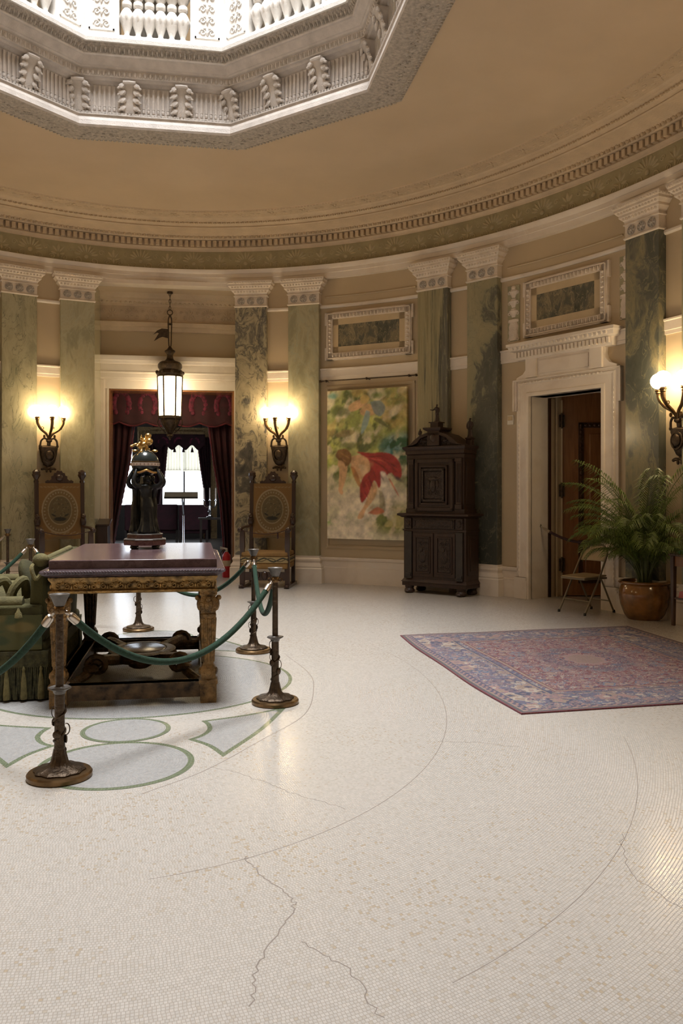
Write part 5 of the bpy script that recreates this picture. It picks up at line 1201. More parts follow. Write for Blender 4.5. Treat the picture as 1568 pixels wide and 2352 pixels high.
# ---- rope posts and ropes
def make_stanchion(label, x, y, rz=0, first=None, mat='bronze'):
    if first is not None:
        c = copy_tree(first); c['label'] = label; c.location = (x, y, 0); c.rotation_euler = (0, 0, rz); return c
    th = thing('rope_post', label, 'rope post', (x, y, 0), rz, 'bronze rope posts round the table')
    mb = MB(); mb.lathe([(.150, 0), (.166, .004), (.168, .024), (.160, .034), (.12, .036)], 40); mb.build('base', M['brass'], th)
    mb = MB(); mb.lathe([(.128, .034), (.130, .042), (.118, .052), (.09, .056), (.06, .066), (.045, .085), (.036, .12), (.030, .15)], 40, lobes=10, amp=.045); mb.build('leafy_foot', M['bronze'], th)
    mb = MB(); mb.lathe([(.030, .13), (.027, .20), (.026, .44)], 16); mb.lathe([(.0205, .46), (.0195, .92)], 16); mb.build('pole', M['bronze'], th)
    mb = MB()
    P = [(.030 * cos(a), .030 * sin(a), .14 + .03 * a / 1.0 * .55) for a in np.linspace(0, 4.2 * pi, 40)]; mb.tube(P, .006, 5)
    for k, (a, z) in enumerate(((.3, .20), (2.6, .29), (4.4, .23), (1.2, .36))):
        mb.ell((0, 0, 0), (.024, .008, .024), 9, 6, TR(.032 * cos(a), .032 * sin(a), z) @ RZ(a + pi / 2))
        mb.tube([(.034 * cos(a) + .018 * cos(a) * sin(q), .034 * sin(a) + .018 * sin(a) * sin(q), z + .05 - .03 * cos(q)) for q in np.linspace(0, 3.4, 9)], .003, 4)
    mb.build('vine', M['bronze'], th)
    mb = MB(); mb.lathe([(.026, .44), (.030, .445), (.032, .455), (.058, .47), (.056, .476), (.028, .474), (.02, .48)], 18, lobes=6, amp=.06); mb.build('leaf_collar', M['pewter'], th)
    mb = MB(); mb.lathe([(.02, .90), (.027, .905), (.031, .915), (.043, .945), (.052, .96), (.053, .966), (.046, .966), (.034, .952), (.01, .95)], 24); mb.build('cup', M['pewter'], th)
    mb = MB(); mb.lathe([(.026, .862), (.031, .87), (.031, .892), (.026, .90)], 14)
    for k in range(4):
        a = k * pi / 2; mb.tube([(.028 * cos(a) + .012 * cos(a) * (1 - cos(q)), .028 * sin(a) + .012 * sin(a) * (1 - cos(q)), .88 + .012 * sin(q)) for q in np.linspace(0, 2 * pi, 11)], .004, 5)
    mb.build('hook_ring', M['brass'], th)
    return th
SP = {1: (-.241, -2.288), 2: (1.029, -.891), 3: (1.015, 1.119), 4: (-.13, 2.59), 5: (-1.39, 3.37), 6: (-2.225, 6.28), 7: (-1.62, -1.15), 8: (-2.0, 1.2)}
st = make_stanchion('bronze rope post in front of the table, nearest of all', *SP[1])
make_stanchion('bronze rope post at the near right corner of the table', *SP[2], 1.2, st)
make_stanchion('bronze rope post right of the table, next to the near right one and farther back', *SP[3], 2.3, st)
make_stanchion('bronze rope post whose foot shows between the table legs', *SP[4], .4, st)
make_stanchion('bronze rope post behind the green sofa, its cup above the sofa', *SP[5], 2.9, st)
make_stanchion('dark rope post by the wall at the left edge, left of the left armchair', *SP[6], .9, st)
def rope(label, a, b, zlow, za=.875, r=.0205, mat='rope', name='barrier_rope', cat='rope', group='green velvet barrier ropes'):
    A_, B_ = Vector((*a, za)), Vector((*b, za)); d = (B_ - A_); d.normalize(); A_ += d * .045; B_ -= d * .045; n = 30; P = []
    for k in range(n + 1):
        t = k / n; p = A_.lerp(B_, t); p.z = za - .01 - (za - zlow) * 4 * t * (1 - t) * (1.0); P.append(p)
    o0 = Vector((0, 0, 0)) + A_; th = thing(name, label, cat, A_, 0, group); P = [p - A_ for p in P]
    k0 = 1
    Lr = (B_ - A_).length; m = max(1, int(round(.085 / max((P[1] - P[0]).length, 1e-3))))
    m = min(m, 6)
    mb = MB(); mb.tube(P[m:-m], r, 12); mb.build('velvet_cord', M[mat], th)
    for seg in (P[:m + 1], P[-m - 1:][::-1]):
        a0, b0 = seg[0], seg[-1]; b1 = a0 + (b0 - a0) * 1.12; mb = MB(); q = [a0 + (b1 - a0) * u for u in (.0, .25, .3, .45, 1.0)]
        mb.tube(q, [.008, .008, .018, r * 1.16, r * 1.16], 12); mb.ell(a0, .011, 8, 6); mb.build('metal_end', M['nickel'], th)
    return th
rope('green velvet rope sagging across the front of the table', SP[1], SP[2], .475)
rope('green velvet rope hanging between the two posts right of the table', SP[2], SP[3], .52)
rope('green velvet rope running behind the table to the right rear post', SP[3], SP[4], .47)
rope('green velvet rope from the nearest post across the sofa end to the left', SP[1], SP[7], .40)
rope('green velvet rope behind the sofa, right of the rear post', SP[4], SP[5], .47)
rope('green velvet rope behind the sofa, running left from the rear post', SP[5], (-2.75, 2.4), .45)
rope('dark rope from the wall post at the left edge', SP[6], (-3.3, 5.9), .6, r=.016, mat='darkrope')

# ---- green sofa, its back against the table
th = thing('sofa', 'green velvet knole sofa with tasselled fringe against the left side of the table', 'sofa', (-1.02, .42, 0))
# local: back along x = +.34..+.44 ; near arm at y = -.95
mb = MB(); mb.bx(-.45, .43, -.93, .93, .10, .42); mb.build('body', M['velvet'], th, bevel=.03)
mb = MB(); mb.bx(-.47, .30, -.78, .78, .40, .56); mb.build('seat_cushion', M['velvet'], th, bevel=.05)
for sy in (-1, 1):
    mb = MB(); mb.bx(-.45, .40, sy * .95, sy * .82, .28, .69); mb.build('arm', M['velvet'], th, bevel=.02)
    mb = MB(); mb.tube([(-.47, sy * .885, .70), (-.2, sy * .885, .705), (.26, sy * .885, .70)], .048, 14); mb.build('arm_roll', M['velvet_light'], th)
mb = MB(); mb.loft([[(x0, y, z0), (x1, y, z0), (x1 + .03, y, 1.0), (x0 + .05, y, 1.0)] for y, x0, x1, z0 in ((-.86, .30, .41, .40), (.86, .30, .41, .40))]); mb.build('back', M['velvet'], th, bevel=.025)
mb = MB(); mb.loft([[(.29 + .11 * u + .03 * v, -.92 + .015 * v, .42 + .60 * v) for u in (0,)] + [(.41 + .03 * v, -.92, .42 + .60 * v), (.41 + .03 * v, -.80, .42 + .60 * v), (.30 + .02 * v, -.80, .42 + .60 * v)] for v in (0, .5, .93, 1.0)]); mb.build('back_post', M['velvet'], th, bevel=.03)
mb = MB(); mb.tube([(.37, -.90, .99), (.385, -.1, 1.0), (.39, .55, 1.005)], .026, 12); mb.ell((.385, -.90, 1.01), (.06, .06, .05), 12, 8); mb.build('top_roll', M['velvet_light'], th)
mb = MB(); mb.tube(crom([(.36, -.88, .99), (.33, -.96, .96), (.36, -.97, .88), (.40, -.95, .92)], 5), .016, 7); mb.build('tie_cord', M['tassel'], th)
mb = MB(); mb.ell((0, 0, 0), (.26, .17, .09), 18, 12, TR(.05, -.55, .68) @ RX(.9) @ RZ(.2)); mb.build('pillow', M['velvet_light'], th)
mb = MB(); mb.ell((0, 0, 0), (.25, .2, .09), 18, 12, TR(.18, .1, .72) @ RY(1.1)); mb.build('pillow', M['velvet'], th)
for sx in (0, 1):
    mb = MB(); mb.tube(crom([(-.02 + sx * .16, -.80, .69), (.02 + sx * .16, -.78, .80), (.10 + sx * .14, -.74, .85), (.15 + sx * .1, -.7, .72)], 6), .035, 9); mb.build('cushion_strap', M['velvet_light'], th)
for k in range(5):
    mb = MB(); x, y = -.40 + .16 * k, -.955; mb.lathe([(.018, 0), (.026, .005), (.022, .035), (.012, .05), (.006, .07)], 9, (x, y - .01, .60), lobes=5, amp=.1); mb.build('tassel', M['tassel'], th)
mb = MB(); mb.bx(-.47, .445, -.965, .945, .335, .36); mb.bx(-.468, .443, -.962, .942, .245, .34); mb.build('fringe_heading', M['fringe'], th)
mb = MB(); rr_ = random.Random(2)
for k in range(62):
    x = -.46 + .9 * (k + .5) / 62; mb.tube([(x, -.955, .26), (x + rr_.uniform(-.006, .006), -.957, .14), (x + rr_.uniform(-.01, .01), -.955, .015)], [.007, .0085, .009], 5)
for k in range(100):
    y = -.95 + 1.88 * (k + .5) / 100; mb.tube([(.44, y, .26), (.442, y + rr_.uniform(-.006, .006), .14), (.44, y, .015)], [.008, .0105, .011], 5)
f_ = mb.build('bullion_fringe', M['fringe'], th)
for k in range(8):
    x = -.43 + .118 * k; mb = MB(); mb.lathe([(.022, 0), (.024, .03), (.016, .15), (.008, .20), (.012, .215), (.004, .235)], 9, (x, -.975, .02), lobes=6, amp=.08); mb.build('fringe_tassel', M['tassel'], th)
nx, ny = 60, 40; X, Y = paint_grid(1, 1, nx, ny); img = np.ones((ny, nx, 3)) * np.array((.085, .082, .028)); rg = np.random.default_rng(3)
for k in range(16): blob(img, X, Y, rg.random(2), (rg.uniform(.06, .16), rg.uniform(.04, .12)), [(.17, .13, .045), (.06, .075, .03), (.14, .11, .035), (.045, .06, .025)][k % 4], rg.uniform(-1, 1), .3, .6, .9)
canvas('end_panel', nx, ny, img, lambda U, V: np.stack([-.45 + U * .85, 0 * U - .954, .37 + V * .25], -1), M['tape'], th, (0, .02, 0))

# ---- patterned rug
nx, ny = 520, 600
X, Y = paint_grid(1, 1, nx, ny); rg = np.random.default_rng(11)
Wd, Hd = 2.65, 3.25
xm, ym = X * Wd, Y * Hd
e = np.minimum(np.minimum(xm, Wd - xm), np.minimum(ym, Hd - ym))
navy, rose, red, beige, blue, mauve, tan = (.075, .075, .125), (.29, .17, .155), (.19, .045, .055), (.37, .30, .24), (.12, .145, .215), (.20, .135, .15), (.27, .19, .15)
img = np.zeros((ny, nx, 3)); img[:] = (.20, .11, .125)
def sym(a): return a            # the motifs repeat by mirror
hx, hy = nx // 2, ny // 2
q = np.zeros((hy, hx, 3)); Xq, Yq = X[:hy, :hx], Y[:hy, :hx]; eq = e[:hy, :hx]; xq, yq = xm[:hy, :hx], ym[:hy, :hx]
q[:] = (.21, .11, .125); q[eq < .52] = (.125, .11, .165)
def ornament(n, rmin, rmax, cols, cond):
    for k in range(n):
        cx, cy = rg.uniform(0, Wd / 2 + .1), rg.uniform(0, Hd / 2 + .1); ee = min(cx, cy)
        if not cond(ee, cx, cy): continue
        r = rg.uniform(rmin, rmax); an = rg.uniform(0, pi); as_ = rg.uniform(.4, 1.0)
        dx, dy = xq - cx, yq - cy; u = dx * cos(an) + dy * sin(an); v = (-dx * sin(an) + dy * cos(an)) / as_
        d = np.hypot(u, v) / r; th_ = np.arctan2(v, u); dd = d * (1 + .18 * np.cos(rg.integers(4, 8) * th_))
        c1, c2, c3 = [cols[i] for i in rg.integers(0, len(cols), 3)]
        q[(dd < 1.0)] = c1; q[(dd < .72)] = c2; q[(dd < .36)] = c3
inb = lambda ee, cx, cy: ee < .52; inf = lambda ee, cx, cy: ee > .55
ornament(2200, .012, .034, [navy, blue, beige, mauve, rose], inb); ornament(110, .045, .085, [rose, navy, beige, tan, mauve], inb)
ornament(3600, .010, .030, [red, rose, mauve, beige, navy, red], inf); ornament(90, .035, .07, [red, mauve, rose, blue, tan], inf)
for a, b, c in ((.0, .012, red), (.012, .04, (.10, .09, .10)), (.04, .055, tan), (.10, .108, navy), (.44, .455, tan), (.455, .47, navy), (.52, .53, red), (.53, .555, tan), (.555, .566, (.16, .05, .05))): q[(eq >= a) & (eq < b)] = c
cyc = ((xq * 26).astype(int) % 2) ^ ((yq * 26).astype(int) % 2); band = (eq >= .055) & (eq < .10); q[band & (cyc == 0)] = rose; q[band & (cyc == 1)] = navy
d = np.hypot((xq - Wd / 2) / .40, (yq - Hd / 2) / .52); lob = d * (1 + .07 * np.cos(9 * np.arctan2((yq - Hd / 2) / .52, (xq - Wd / 2) / .40)))
q[(lob < 1.0) & (lob > .93) & (rg.random(lob.shape) < .6)] = mauve; q[(lob < .93) & (lob > .62) & (rg.random(lob.shape) < .35)] = navy; q[(lob < .45) & (lob > .36)] = rose; q[lob < .36] = (.25, .16, .135)
img[:hy, :hx] = q; img[:hy, nx - hx:] = q[:, ::-1]; img[ny - hy:] = img[:hy][::-1]
img = (img * .78 + img.mean(-1, keepdims=True) * .22) * 0.98
img = np.clip(img * rg.uniform(.82, 1.18, (ny, nx, 1)) + rg.normal(0, .012, img.shape), 0.005, 1)
c00, c10, c11, c01 = [np.array(c) for c in ((2.634, -1.497), (5.25, -1.335), (5.229, 1.908), (2.588, 1.745))]
def rugf(U, V):
    P = ((1 - U) * (1 - V))[..., None] * c00 + (U * (1 - V))[..., None] * c10 + (U * V)[..., None] * c11 + ((1 - U) * V)[..., None] * c01
    P[..., 0] -= .05 * np.sin(pi * V) * (1 - U) * (1 + .3 * np.sin(9 * V)); z = .011 + .0018 * np.sin(14 * U + 3 * V) * np.sin(11 * V)
    return np.concatenate([P, z[..., None]], -1)
rug = canvas('rug', nx, ny, img, rugf, colattr('wool_rug', .95, .4, 400), None, (0, 0, -.010))
settag(rug, 'large faded red and blue patterned oriental rug on the mosaic floor', 'rug')

# ---- folding chair
F1, F2, R1, R2 = Vector((4.99, 3.20)), Vector((5.14, 2.785)), Vector((5.51, 3.395)), Vector((5.655, 2.985))
c = (F1 + F2 + R1 + R2) / 4; fx = ((F1 + F2) / 2 - (R1 + R2) / 2).normalized()
th = thing('folding_chair', 'taupe metal folding chair standing open in front of the wooden door', 'chair', (c.x, c.y, 0), atan2(fx.y, fx.x) + pi / 2)
# local: -y is the front, x is width ; half width .215
hw, yf, yr = .215, -.27, .27
mb = MB(); P = [(-hw, yf, .01), (-hw, yf + .24, .43), (-hw * .98, yf + .33, .60), (-hw * .95, yf + .39, .71)] + [(-hw * .95 * cos(a), yf + .39 + .07 * sin(a), .71 + .14 * sin(a)) for a in np.linspace(.3, pi - .3, 9)] + [(hw * .95, yf + .39, .71), (hw * .98, yf + .33, .60), (hw, yf + .24, .43), (hw, yf, .01)]
mb.tube(crom(P, 4), .0125, 10); mb.build('front_legs_and_back_frame', M['steel'], th)
mb = MB()
rows = []
for v in np.linspace(0, 1, 9):
    z = .645 + v * .19; ww = hw * .93 * (1 if v < .45 else sqrt(max(0.02, 1 - ((v - .45) / .6) ** 2))); rows.append([(x * ww, yf + .36 + v * .095 + .02 * (1 - x * x), z) for x in np.linspace(-1, 1, 9)])
mb.strip(rows); o = mb.build('back_panel', M['vinyl'], th); s = o.modifiers.new('t', 'SOLIDIFY'); s.thickness = .008
for sx in (-1, 1):
    mb = MB(); mb.tube([(sx * .185, yr, .01), (sx * .185, .06, .40), (sx * .185, .02, .455)], .0115, 10); mb.build('rear_leg', M['steel'], th)
    for (x, y) in ((sx * hw, yf), (sx * .185, yr)): mb = MB(); mb.lathe([(.016, 0), (.017, .02), (.013, .035)], 10, (x, y, 0)); mb.build('foot_cap', M['black'], th)
mb = MB(); mb.tube([(-hw, yf + .09, .165), (hw, yf + .09, .165)], .008, 8); mb.build('front_rung', M['steel'], th)
mb = MB(); mb.tube([(-.185, yr - .075, .15), (.185, yr - .075, .15)], .008, 8); mb.build('rear_rung', M['steel'], th)
mb = MB(); mb.loft([[(-.19, -.25, .432), (.19, -.25, .432), (.195, .13, .455), (-.195, .13, .455)], [(-.195, -.255, .462), (.195, -.255, .462), (.195, .14, .478), (-.195, .14, .478)]]); mb.build('seat', M['vinyl'], th, bevel=.012)
mb = MB(); mb.loft([[(-.2, -.26, .425), (.2, -.26, .425), (.2, -.20, .425), (-.2, -.20, .425)], [(-.2, -.26, .452), (.2, -.26, .452), (.2, -.2, .455), (-.2, -.2, .455)]]); mb.bx(-.203, -.193, -.25, .13, .428, .452); mb.bx(.193, .203, -.25, .13, .428, .452); mb.build('seat_rim', M['steel'], th, bevel=.004)

# ---- potted palm
th = thing('potted_palm', 'bushy areca palm in an amber glazed pot right of the wooden door', 'plant', (5.75, 2.47, 0))
mb = MB(); mb.lathe([(.195, 0), (.205, .01), (.235, .06), (.275, .17), (.292, .27), (.29, .34), (.272, .395), (.268, .405), (.285, .42), (.30, .432), (.30, .445), (.285, .455), (.262, .45), (.255, .42), (.25, .40)], 48); mb.build('pot', M['pot'], th)
mb = MB(); mb.lathe([(.255, .395), (.2, .41), (.05, .415)], 24); mb.build('soil', M['soil'], th)
rp = random.Random(12)
def frond(base, az, elev, L, droop, lean=.0, nl=30, ll=.27):
    out = abs((az - .43 + pi) % (2 * pi) - pi)        # leaves on the wall side stay short and upright
    if out < 1.5: L *= .5 + .3 * out / 1.5; elev = min(1.54, elev + .1)
    mb = MB(); P = []; p = Vector(base); el = elev; n = 22; d = None
    for k in range(n + 1):
        P.append(p.copy()); d = Vector((cos(az) * cos(el), sin(az) * cos(el), sin(el))); p = p + d * (L / n); el -= droop / n * (0.35 + 1.3 * k / n)
    mb.tube(P, list(np.linspace(.0075, .002, n + 1)), 5); mb.cur = 1
    side = Vector((-sin(az), cos(az), 0))
    for k in range(nl):
        t = .30 + .70 * k / (nl - 1); i = min(int(t * n), n - 1); f = t * n - i; q = P[i].lerp(P[i + 1], f); tg = (P[i + 1] - P[i]).normalized(); l = ll * (sin(pi * min(1, (t - .22) / .85)) ** .6) * rp.uniform(.85, 1.1)
        for sg in (-1, 1):
            w = .0062; d0 = (tg * .75 + side * sg * .75 + Vector((0, 0, .18))).normalized(); a = q; b = q + d0 * l * .5; d1 = (d0 + Vector((0, 0, -1.05 + rp.uniform(-.3, .2)))).normalized(); c = b + d1 * l * .5
            wv = tg.cross(d0).cross(d0).normalized() * w; up = Vector((0, 0, .003))
            mb.add([a, a + up, b + wv, b + up * 1.5, b - wv, c], [(0, 2, 3), (0, 3, 4), (2, 5, 3), (3, 5, 4)])
    for i, v in enumerate(mb.v):                     # and lean off the wall
        x, y = v[0] + 5.75, v[1] + 2.47; e = hypot(x / (A - .19), y / (B - .19))
        if e > 1: mb.v[i] = (x / e - 5.75, y / e - 2.47, v[2])
    return mb.build('frond', [M['stem'], M['palm']], th, smooth=60)
specs = []
for k in range(50):
    az = k * 2.39996 + rp.uniform(-.25, .25); h = rp.uniform(0, 1)
    specs.append(((.10 * cos(az) * rp.random(), .10 * sin(az) * rp.random(), .42), az, 1.50 - .28 * h + rp.uniform(-.06, .05), .85 + .72 * (1 - h) * rp.uniform(.7, 1.05), 1.3 + 1.1 * rp.random()))
for s_ in specs: frond(*s_)
# long arching fronds towards the door and along the wall
for az, el, L_, dr_ in ((2.9, 1.46, 1.40, 1.9), (3.3, 1.38, 1.10, 2.0), (3.5, 1.50, 1.62, 1.5), (2.4, 1.48, 1.65, 1.6), (-1.3, 1.47, 2.0, 1.4), (-.9, 1.45, 2.0, 1.5), (-1.9, 1.47, 1.75, 1.6), (.2, 1.48, 2.0, 1.3), (4.0, 1.40, 1.3, 2.0), (-.3, 1.45, 2.0, 1.5), (3.1, 1.53, 1.75, 1.3), (4.3, 1.50, 1.75, 1.5), (3.3, 1.30, .95, 1.9), (2.7, 1.35, 1.15, 2.2)): frond((.04 * cos(az), .04 * sin(az), .42), az, el, L_, dr_, nl=34, ll=.30)
for k in range(8):
    az = k * .785; mb = MB(); mb.tube(crom([(.07 * cos(az), .07 * sin(az), .40), (.10 * cos(az), .10 * sin(az), .75), (.17 * cos(az), .17 * sin(az), 1.10)], 5), list(np.linspace(.013, .007, 11)), 7); mb.build('stem', M['stem'], th)

# ---- side table at the right edge
a_ = ang_in(14.5); Lx = Matrix.Translation((5.80, 1.93, 0)) @ RZ(a_)
th = thing('side_table', 'dark red-brown side table at the right edge beside the palm', 'table', (5.80, 1.93, 0), a_)
mb = MB(); mb.bx(-.05, .90, -.03, .26, .785, .81); mb.build('top', M['doordark'], th, bevel=.004)
mb = MB(); mb.bx(.0, .86, -.005, .23, .67, .785); mb.build('apron', M['door'], th)
for x in (.005, .84):
    for y in (.0, .21): mb = MB(); mb.loft([[(x - r, y - r, z), (x + r, y - r, z), (x + r, y + r, z), (x - r, y + r, z)] for r, z in ((.016, 0), (.024, .70), (.024, .785))]); mb.build('leg', M['doordark'], th)
mb = MB(); mb.bx(.0, .86, -.01, .22, .30, .32); mb.build('shelf', M['doordark'], th)
p = Lx @ Vector((.13, .08, .811)); t2 = thing('leaflet_box', 'small green box on the side table at the right edge', 'box', p, a_); mb = MB(); mb.bx(-.08, .08, -.06, .06, 0, .035); mb.build('box', plain('green_card', (.05, .25, .12), .5), t2); mb = MB(); mb.bx(-.07, .07, -.05, .05, .035, .04); mb.build('lid', plain('pale_green_card', (.15, .4, .25), .5), t2)
p = Lx @ Vector((.16, .08, .321)); t2 = thing('leaflet_stack', 'pink and white leaflets on the shelf of the side table', 'paper', p, a_); mb = MB()
for k in range(6): mb.bx(-.09 + .003 * k, .09 + .003 * k, -.07, .07, .012 * k, .012 * k + .010)
mb.build('leaflets', plain('pink_paper', (.55, .17, .17), .6), t2)

# ---- rope across the right door
def P3(v): return LM @ Vector(v)
a3, b3 = P3((-.64, .18, 1.03)), P3((.62, .18, 1.0))
th = thing('door_rope', 'dark red velvet rope hung across the wooden door behind the folding chair', 'rope', a3, 0)
n = 26; P = [];
for k in range(n + 1):
    t = k / n; p = a3.lerp(b3, t); p.z -= .28 * 4 * t * (1 - t) * (.5 + .5 * t * .6); P.append(p - a3)
mb = MB(); mb.tube(P[4:], .019, 10); mb.build('velvet_cord', M['darkrope'], th)
mb = MB(); mb.tube(P[1:5], [.009, .018, .02, .022], 10); mb.build('metal_end', M['nickel'], th)
mb = MB(); mb.ell(P[0], (.03, .03, .03), 10, 7); mb.tube(P[0:2], .008, 6); mb.build('wall_hook', M['nickel'], th)

# ---- fire extinguisher
th = thing('fire_extinguisher', 'small red fire extinguisher on the floor at the right foot of the doorway', 'fire extinguisher', (1.04, 8.35, 0))
mb = MB(); mb.lathe([(.07, 0), (.076, .01), (.076, .37), (.068, .40), (.04, .435), (.03, .45)], 24); mb.build('cylinder', M['ext'], th)
mb = MB(); mb.lathe([(.0768, .20), (.0768, .30)], 24); mb.build('paper_label', plain('cream_label', (.5, .4, .3), .6), th)
mb = MB(); mb.lathe([(.022, .44), (.026, .455), (.026, .49), (.015, .50)], 12); mb.bx(-.11, .02, -.012, .012, .50, .515); mb.loft([[(-.11, -.01, .53), (-.11, .01, .53), (.02, .01, .50), (.02, -.01, .50)], [(-.11, -.01, .545), (-.11, .01, .545), (.02, .01, .515), (.02, -.01, .515)]]); mb.build('valve_handle', M['nickel'], th)
mb = MB(); mb.tube(crom([(-.02, -.03, .48), (-.09, -.05, .46), (-.12, -.05, .36), (-.09, -.06, .24)], 6), .011, 8); mb.build('hose', M['black'], th)
# ---- dark cabinet end just left of the doorway
th = thing('side_cabinet', 'dark wooden desk end standing left of the doorway behind the left armchair', 'cabinet', (-1.02, 8.05, 0))
mb = MB(); mb.bx(-.11, .07, -.2, .25, .06, .94); mb.build('body', M['chairwood'], th, bevel=.006)
mb = MB(); mb.loft([[(-.12, y, z), (.10, y, z), (.10, y, z + .03), (-.12, y, z + .03)] for y, z in ((-.23, .94), (.27, 1.02))]); mb.build('sloping_top', M['chairwood'], th, bevel=.004)
mb = MB(); mb.bx(-.125, .085, -.215, .26, 0, .06); mb.build('plinth', M['chairwood'], th)

# ================================================================== ROOM BEYOND THE DOORWAY
FY0, FY1 = 9.25, 21.5
WZ0, WZ1 = 1.05, 3.0
wins = [(-2.75, -1.42), (-.56, .92)]
mb = MB(); mb.bx(-4.6, 5.0, FY0, FY1 + .3, -.05, -.002); struct(mb.build('floor_drawing_room', M['farfloor']))
mb = MB(); mb.bx(-4.6, 5.0, FY0, FY1 + .3, 4.6, 4.7); struct(mb.build('ceiling_drawing_room', M['farwood']))
mb = MB(); mb.bx(-4.7, -4.6, FY0, 11, 0, 4.6); mb.bx(-4.7, -4.6, 15, FY1, 0, 4.6); mb.bx(-4.7, -4.6, 11, 15, 0, 1.0); mb.bx(-4.7, -4.6, 11, 15, 3.4, 4.6); struct(mb.build('wall_drawing_room_left', M['farwood']))  # unseen opening added here to let sky light into the dark room
mb = MB(); mb.bx(5.0, 5.1, FY0, 11, 0, 4.6); mb.bx(5.0, 5.1, 15, FY1, 0, 4.6); mb.bx(5.0, 5.1, 11, 15, 0, 1.0); mb.bx(5.0, 5.1, 11, 15, 3.4, 4.6); struct(mb.build('wall_drawing_room_right', M['farwood']))  # matching opening, out of view, added to brighten the room
mb = MB(); mb.bx(-4.6, RX0 - .3, FY0 - .02, FY0 + .1, 0, 4.6); mb.bx(RX1 + .3, 5.0, FY0 - .02, FY0 + .1, 0, 4.6); struct(mb.build('wall_drawing_room_near', M['farwood']))
mb = MB(); xs_ = [-4.6, wins[0][0], wins[0][1], wins[1][0], wins[1][1], 5.0]
for k in range(5):
    if k % 2 == 0: mb.bx(xs_[k], xs_[k + 1], FY1, FY1 + .25, 0, 4.6)
    else: mb.bx(xs_[k], xs_[k + 1], FY1, FY1 + .25, 0, WZ0); mb.bx(xs_[k], xs_[k + 1], FY1, FY1 + .25, WZ1 + .5, 4.6)
struct(mb.build('wall_drawing_room_far', M['farwood']))
for k, (x0, x1) in enumerate(wins):
    w_ = bpy.data.objects.new('window_%d' % (k + 1), None); C.objects.link(w_); w_['kind'] = 'structure'; w_.location = ((x0 + x1) / 2, FY1, 0); hw_ = (x1 - x0) / 2
    mb = MB(); frame_rect(mb, -hw_, hw_, WZ0, WZ1 + .5, .05, .05, .06); mb.bx(-.025, .025, .05, .1, WZ0, WZ1 + .5); mb.bx(-hw_, hw_, -.06, .1, WZ0 - .04, WZ0 + .01); mb.build('frame', M['farwood'], w_)
# fluted pilasters and lintel of the window bay
for x in (-1.08, 1.02):
    t = thing('fluted_pilaster', 'dark fluted wooden pilaster %s the bright window in the far room' % ('left of' if x < 0 else 'right of'), 'pilaster', (x, FY1 - .12, 0)); mb = MB(); mb.bx(-.22, .22, 0, .12, 0, 3.62)
    for q in range(7): mb.tube([(-.18 + q * .06, -.005, .2), (-.18 + q * .06, -.005, 3.5)], .02, 6)
    mb.build('shaft', M['fargold'], t); mb = MB(); mb.bx(-.26, .26, -.05, .12, 3.62, 3.8); mb.build('capital', M['farwood'], t)
mb = MB(); mb.bx(-.86, .80, FY1 - .2, FY1, 3.4, 3.55); mb.bx(-.9, .84, FY1 - .26, FY1, 3.55, 3.6); mb.bx(-.9, .84, FY1 - .24, FY1, 3.36, 3.40)
for q in range(36): mb.ell((-.84 + q * .046, FY1 - .22, 3.50), (.016, .03, .03), 6, 4)
struct(mb.build('trim_bay_lintel', M['fargold']))
def sheet(fn, nu, nv): return [[fn(u, v) for u in np.linspace(0, 1, nu)] for v in np.linspace(0, 1, nv)]
def solid(o, t): s = o.modifiers.new('cloth', 'SOLIDIFY'); s.thickness = t; return o
# scalloped valance and drapes in the doorway
VY = 9.275
th = thing('valance', 'dark crimson valance with oval damask medallions across the doorway', 'valance', (.095, VY, 0)); hw_ = 1.22
def val(u, v): x = -hw_ + 2 * hw_ * u; zb = 2.80 - .07 * abs(cos(u * 5 * pi)) ; return (x, .012 * sin(u * 40), 3.42 + (zb - 3.42) * v)
mb = MB(); mb.strip(sheet(val, 90, 14)); solid(mb.build('cloth', M['reddark'], th), .02)
for k, x in enumerate((-.93, -.46, .0, .46, .93)):
    mb = MB(); hh = .24
    mb.tube([(x + .135 * cos(a), -.02, 3.12 + hh * .9 * sin(a)) for a in np.linspace(-.5, pi + .5, 22)], [.028 + .028 * abs(sin(q * 1.7)) for q in range(22)], 8, flat=.35)
    for sx in (-1, 1): mb.ell((x + sx * .10, -.022, 2.98), (.04, .014, .05), 9, 6); mb.ell((x + sx * .125, -.022, 3.20), (.03, .014, .06), 9, 6)
    mb.build('medallion', M['damask'], th)
mb = MB(); mb.tube([(p[0], p[1] - .01, p[2]) for p in [val(u, 1.0) for u in np.linspace(0, 1, 60)]], .016, 6); mb.build('fringe', M['red'], th)
def drape(label, edge, xout, name='curtain', y=VY + .14, mat='reddark', group=None):
    th = thing(name, label, 'curtain', (xout, y, 0), 0, group); E_ = [Vector((a, 0, b)) for a, b in edge]; zs = [e_.z for e_ in E_]; xs2 = [e_.x for e_ in E_]
    def fn(u, v):
        z = zs[0] + (zs[-1] - zs[0]) * v; xi = float(np.interp(-z, [-q for q in zs], xs2)); x = xout + (xi - xout) * u; return (x - xout, .035 * sin(u * 26) * (1 - .2 * v) + .01 * sin(u * 9 + v * 5), z)
    mb = MB(); mb.strip(sheet(fn, 70, 40)); solid(mb.build('cloth', M[mat], th), .012)
    mb = MB(); mb.tube([(fn(1, v)[0], fn(1, v)[1] - .01, fn(1, v)[2] ) for v in np.linspace(0, 1, 60)], [.016 + .008 * (q % 2) for q in range(60)], 6); mb.build('edge_fringe', M['red'], th)
    return th
drape('dark red curtain drawn to the left of the doorway', [(-.60, 3.0), (-.62, 2.78), (-.70, 2.08), (-.90, 1.10), (-.99, .57), (-1.0, 0)], -1.10)
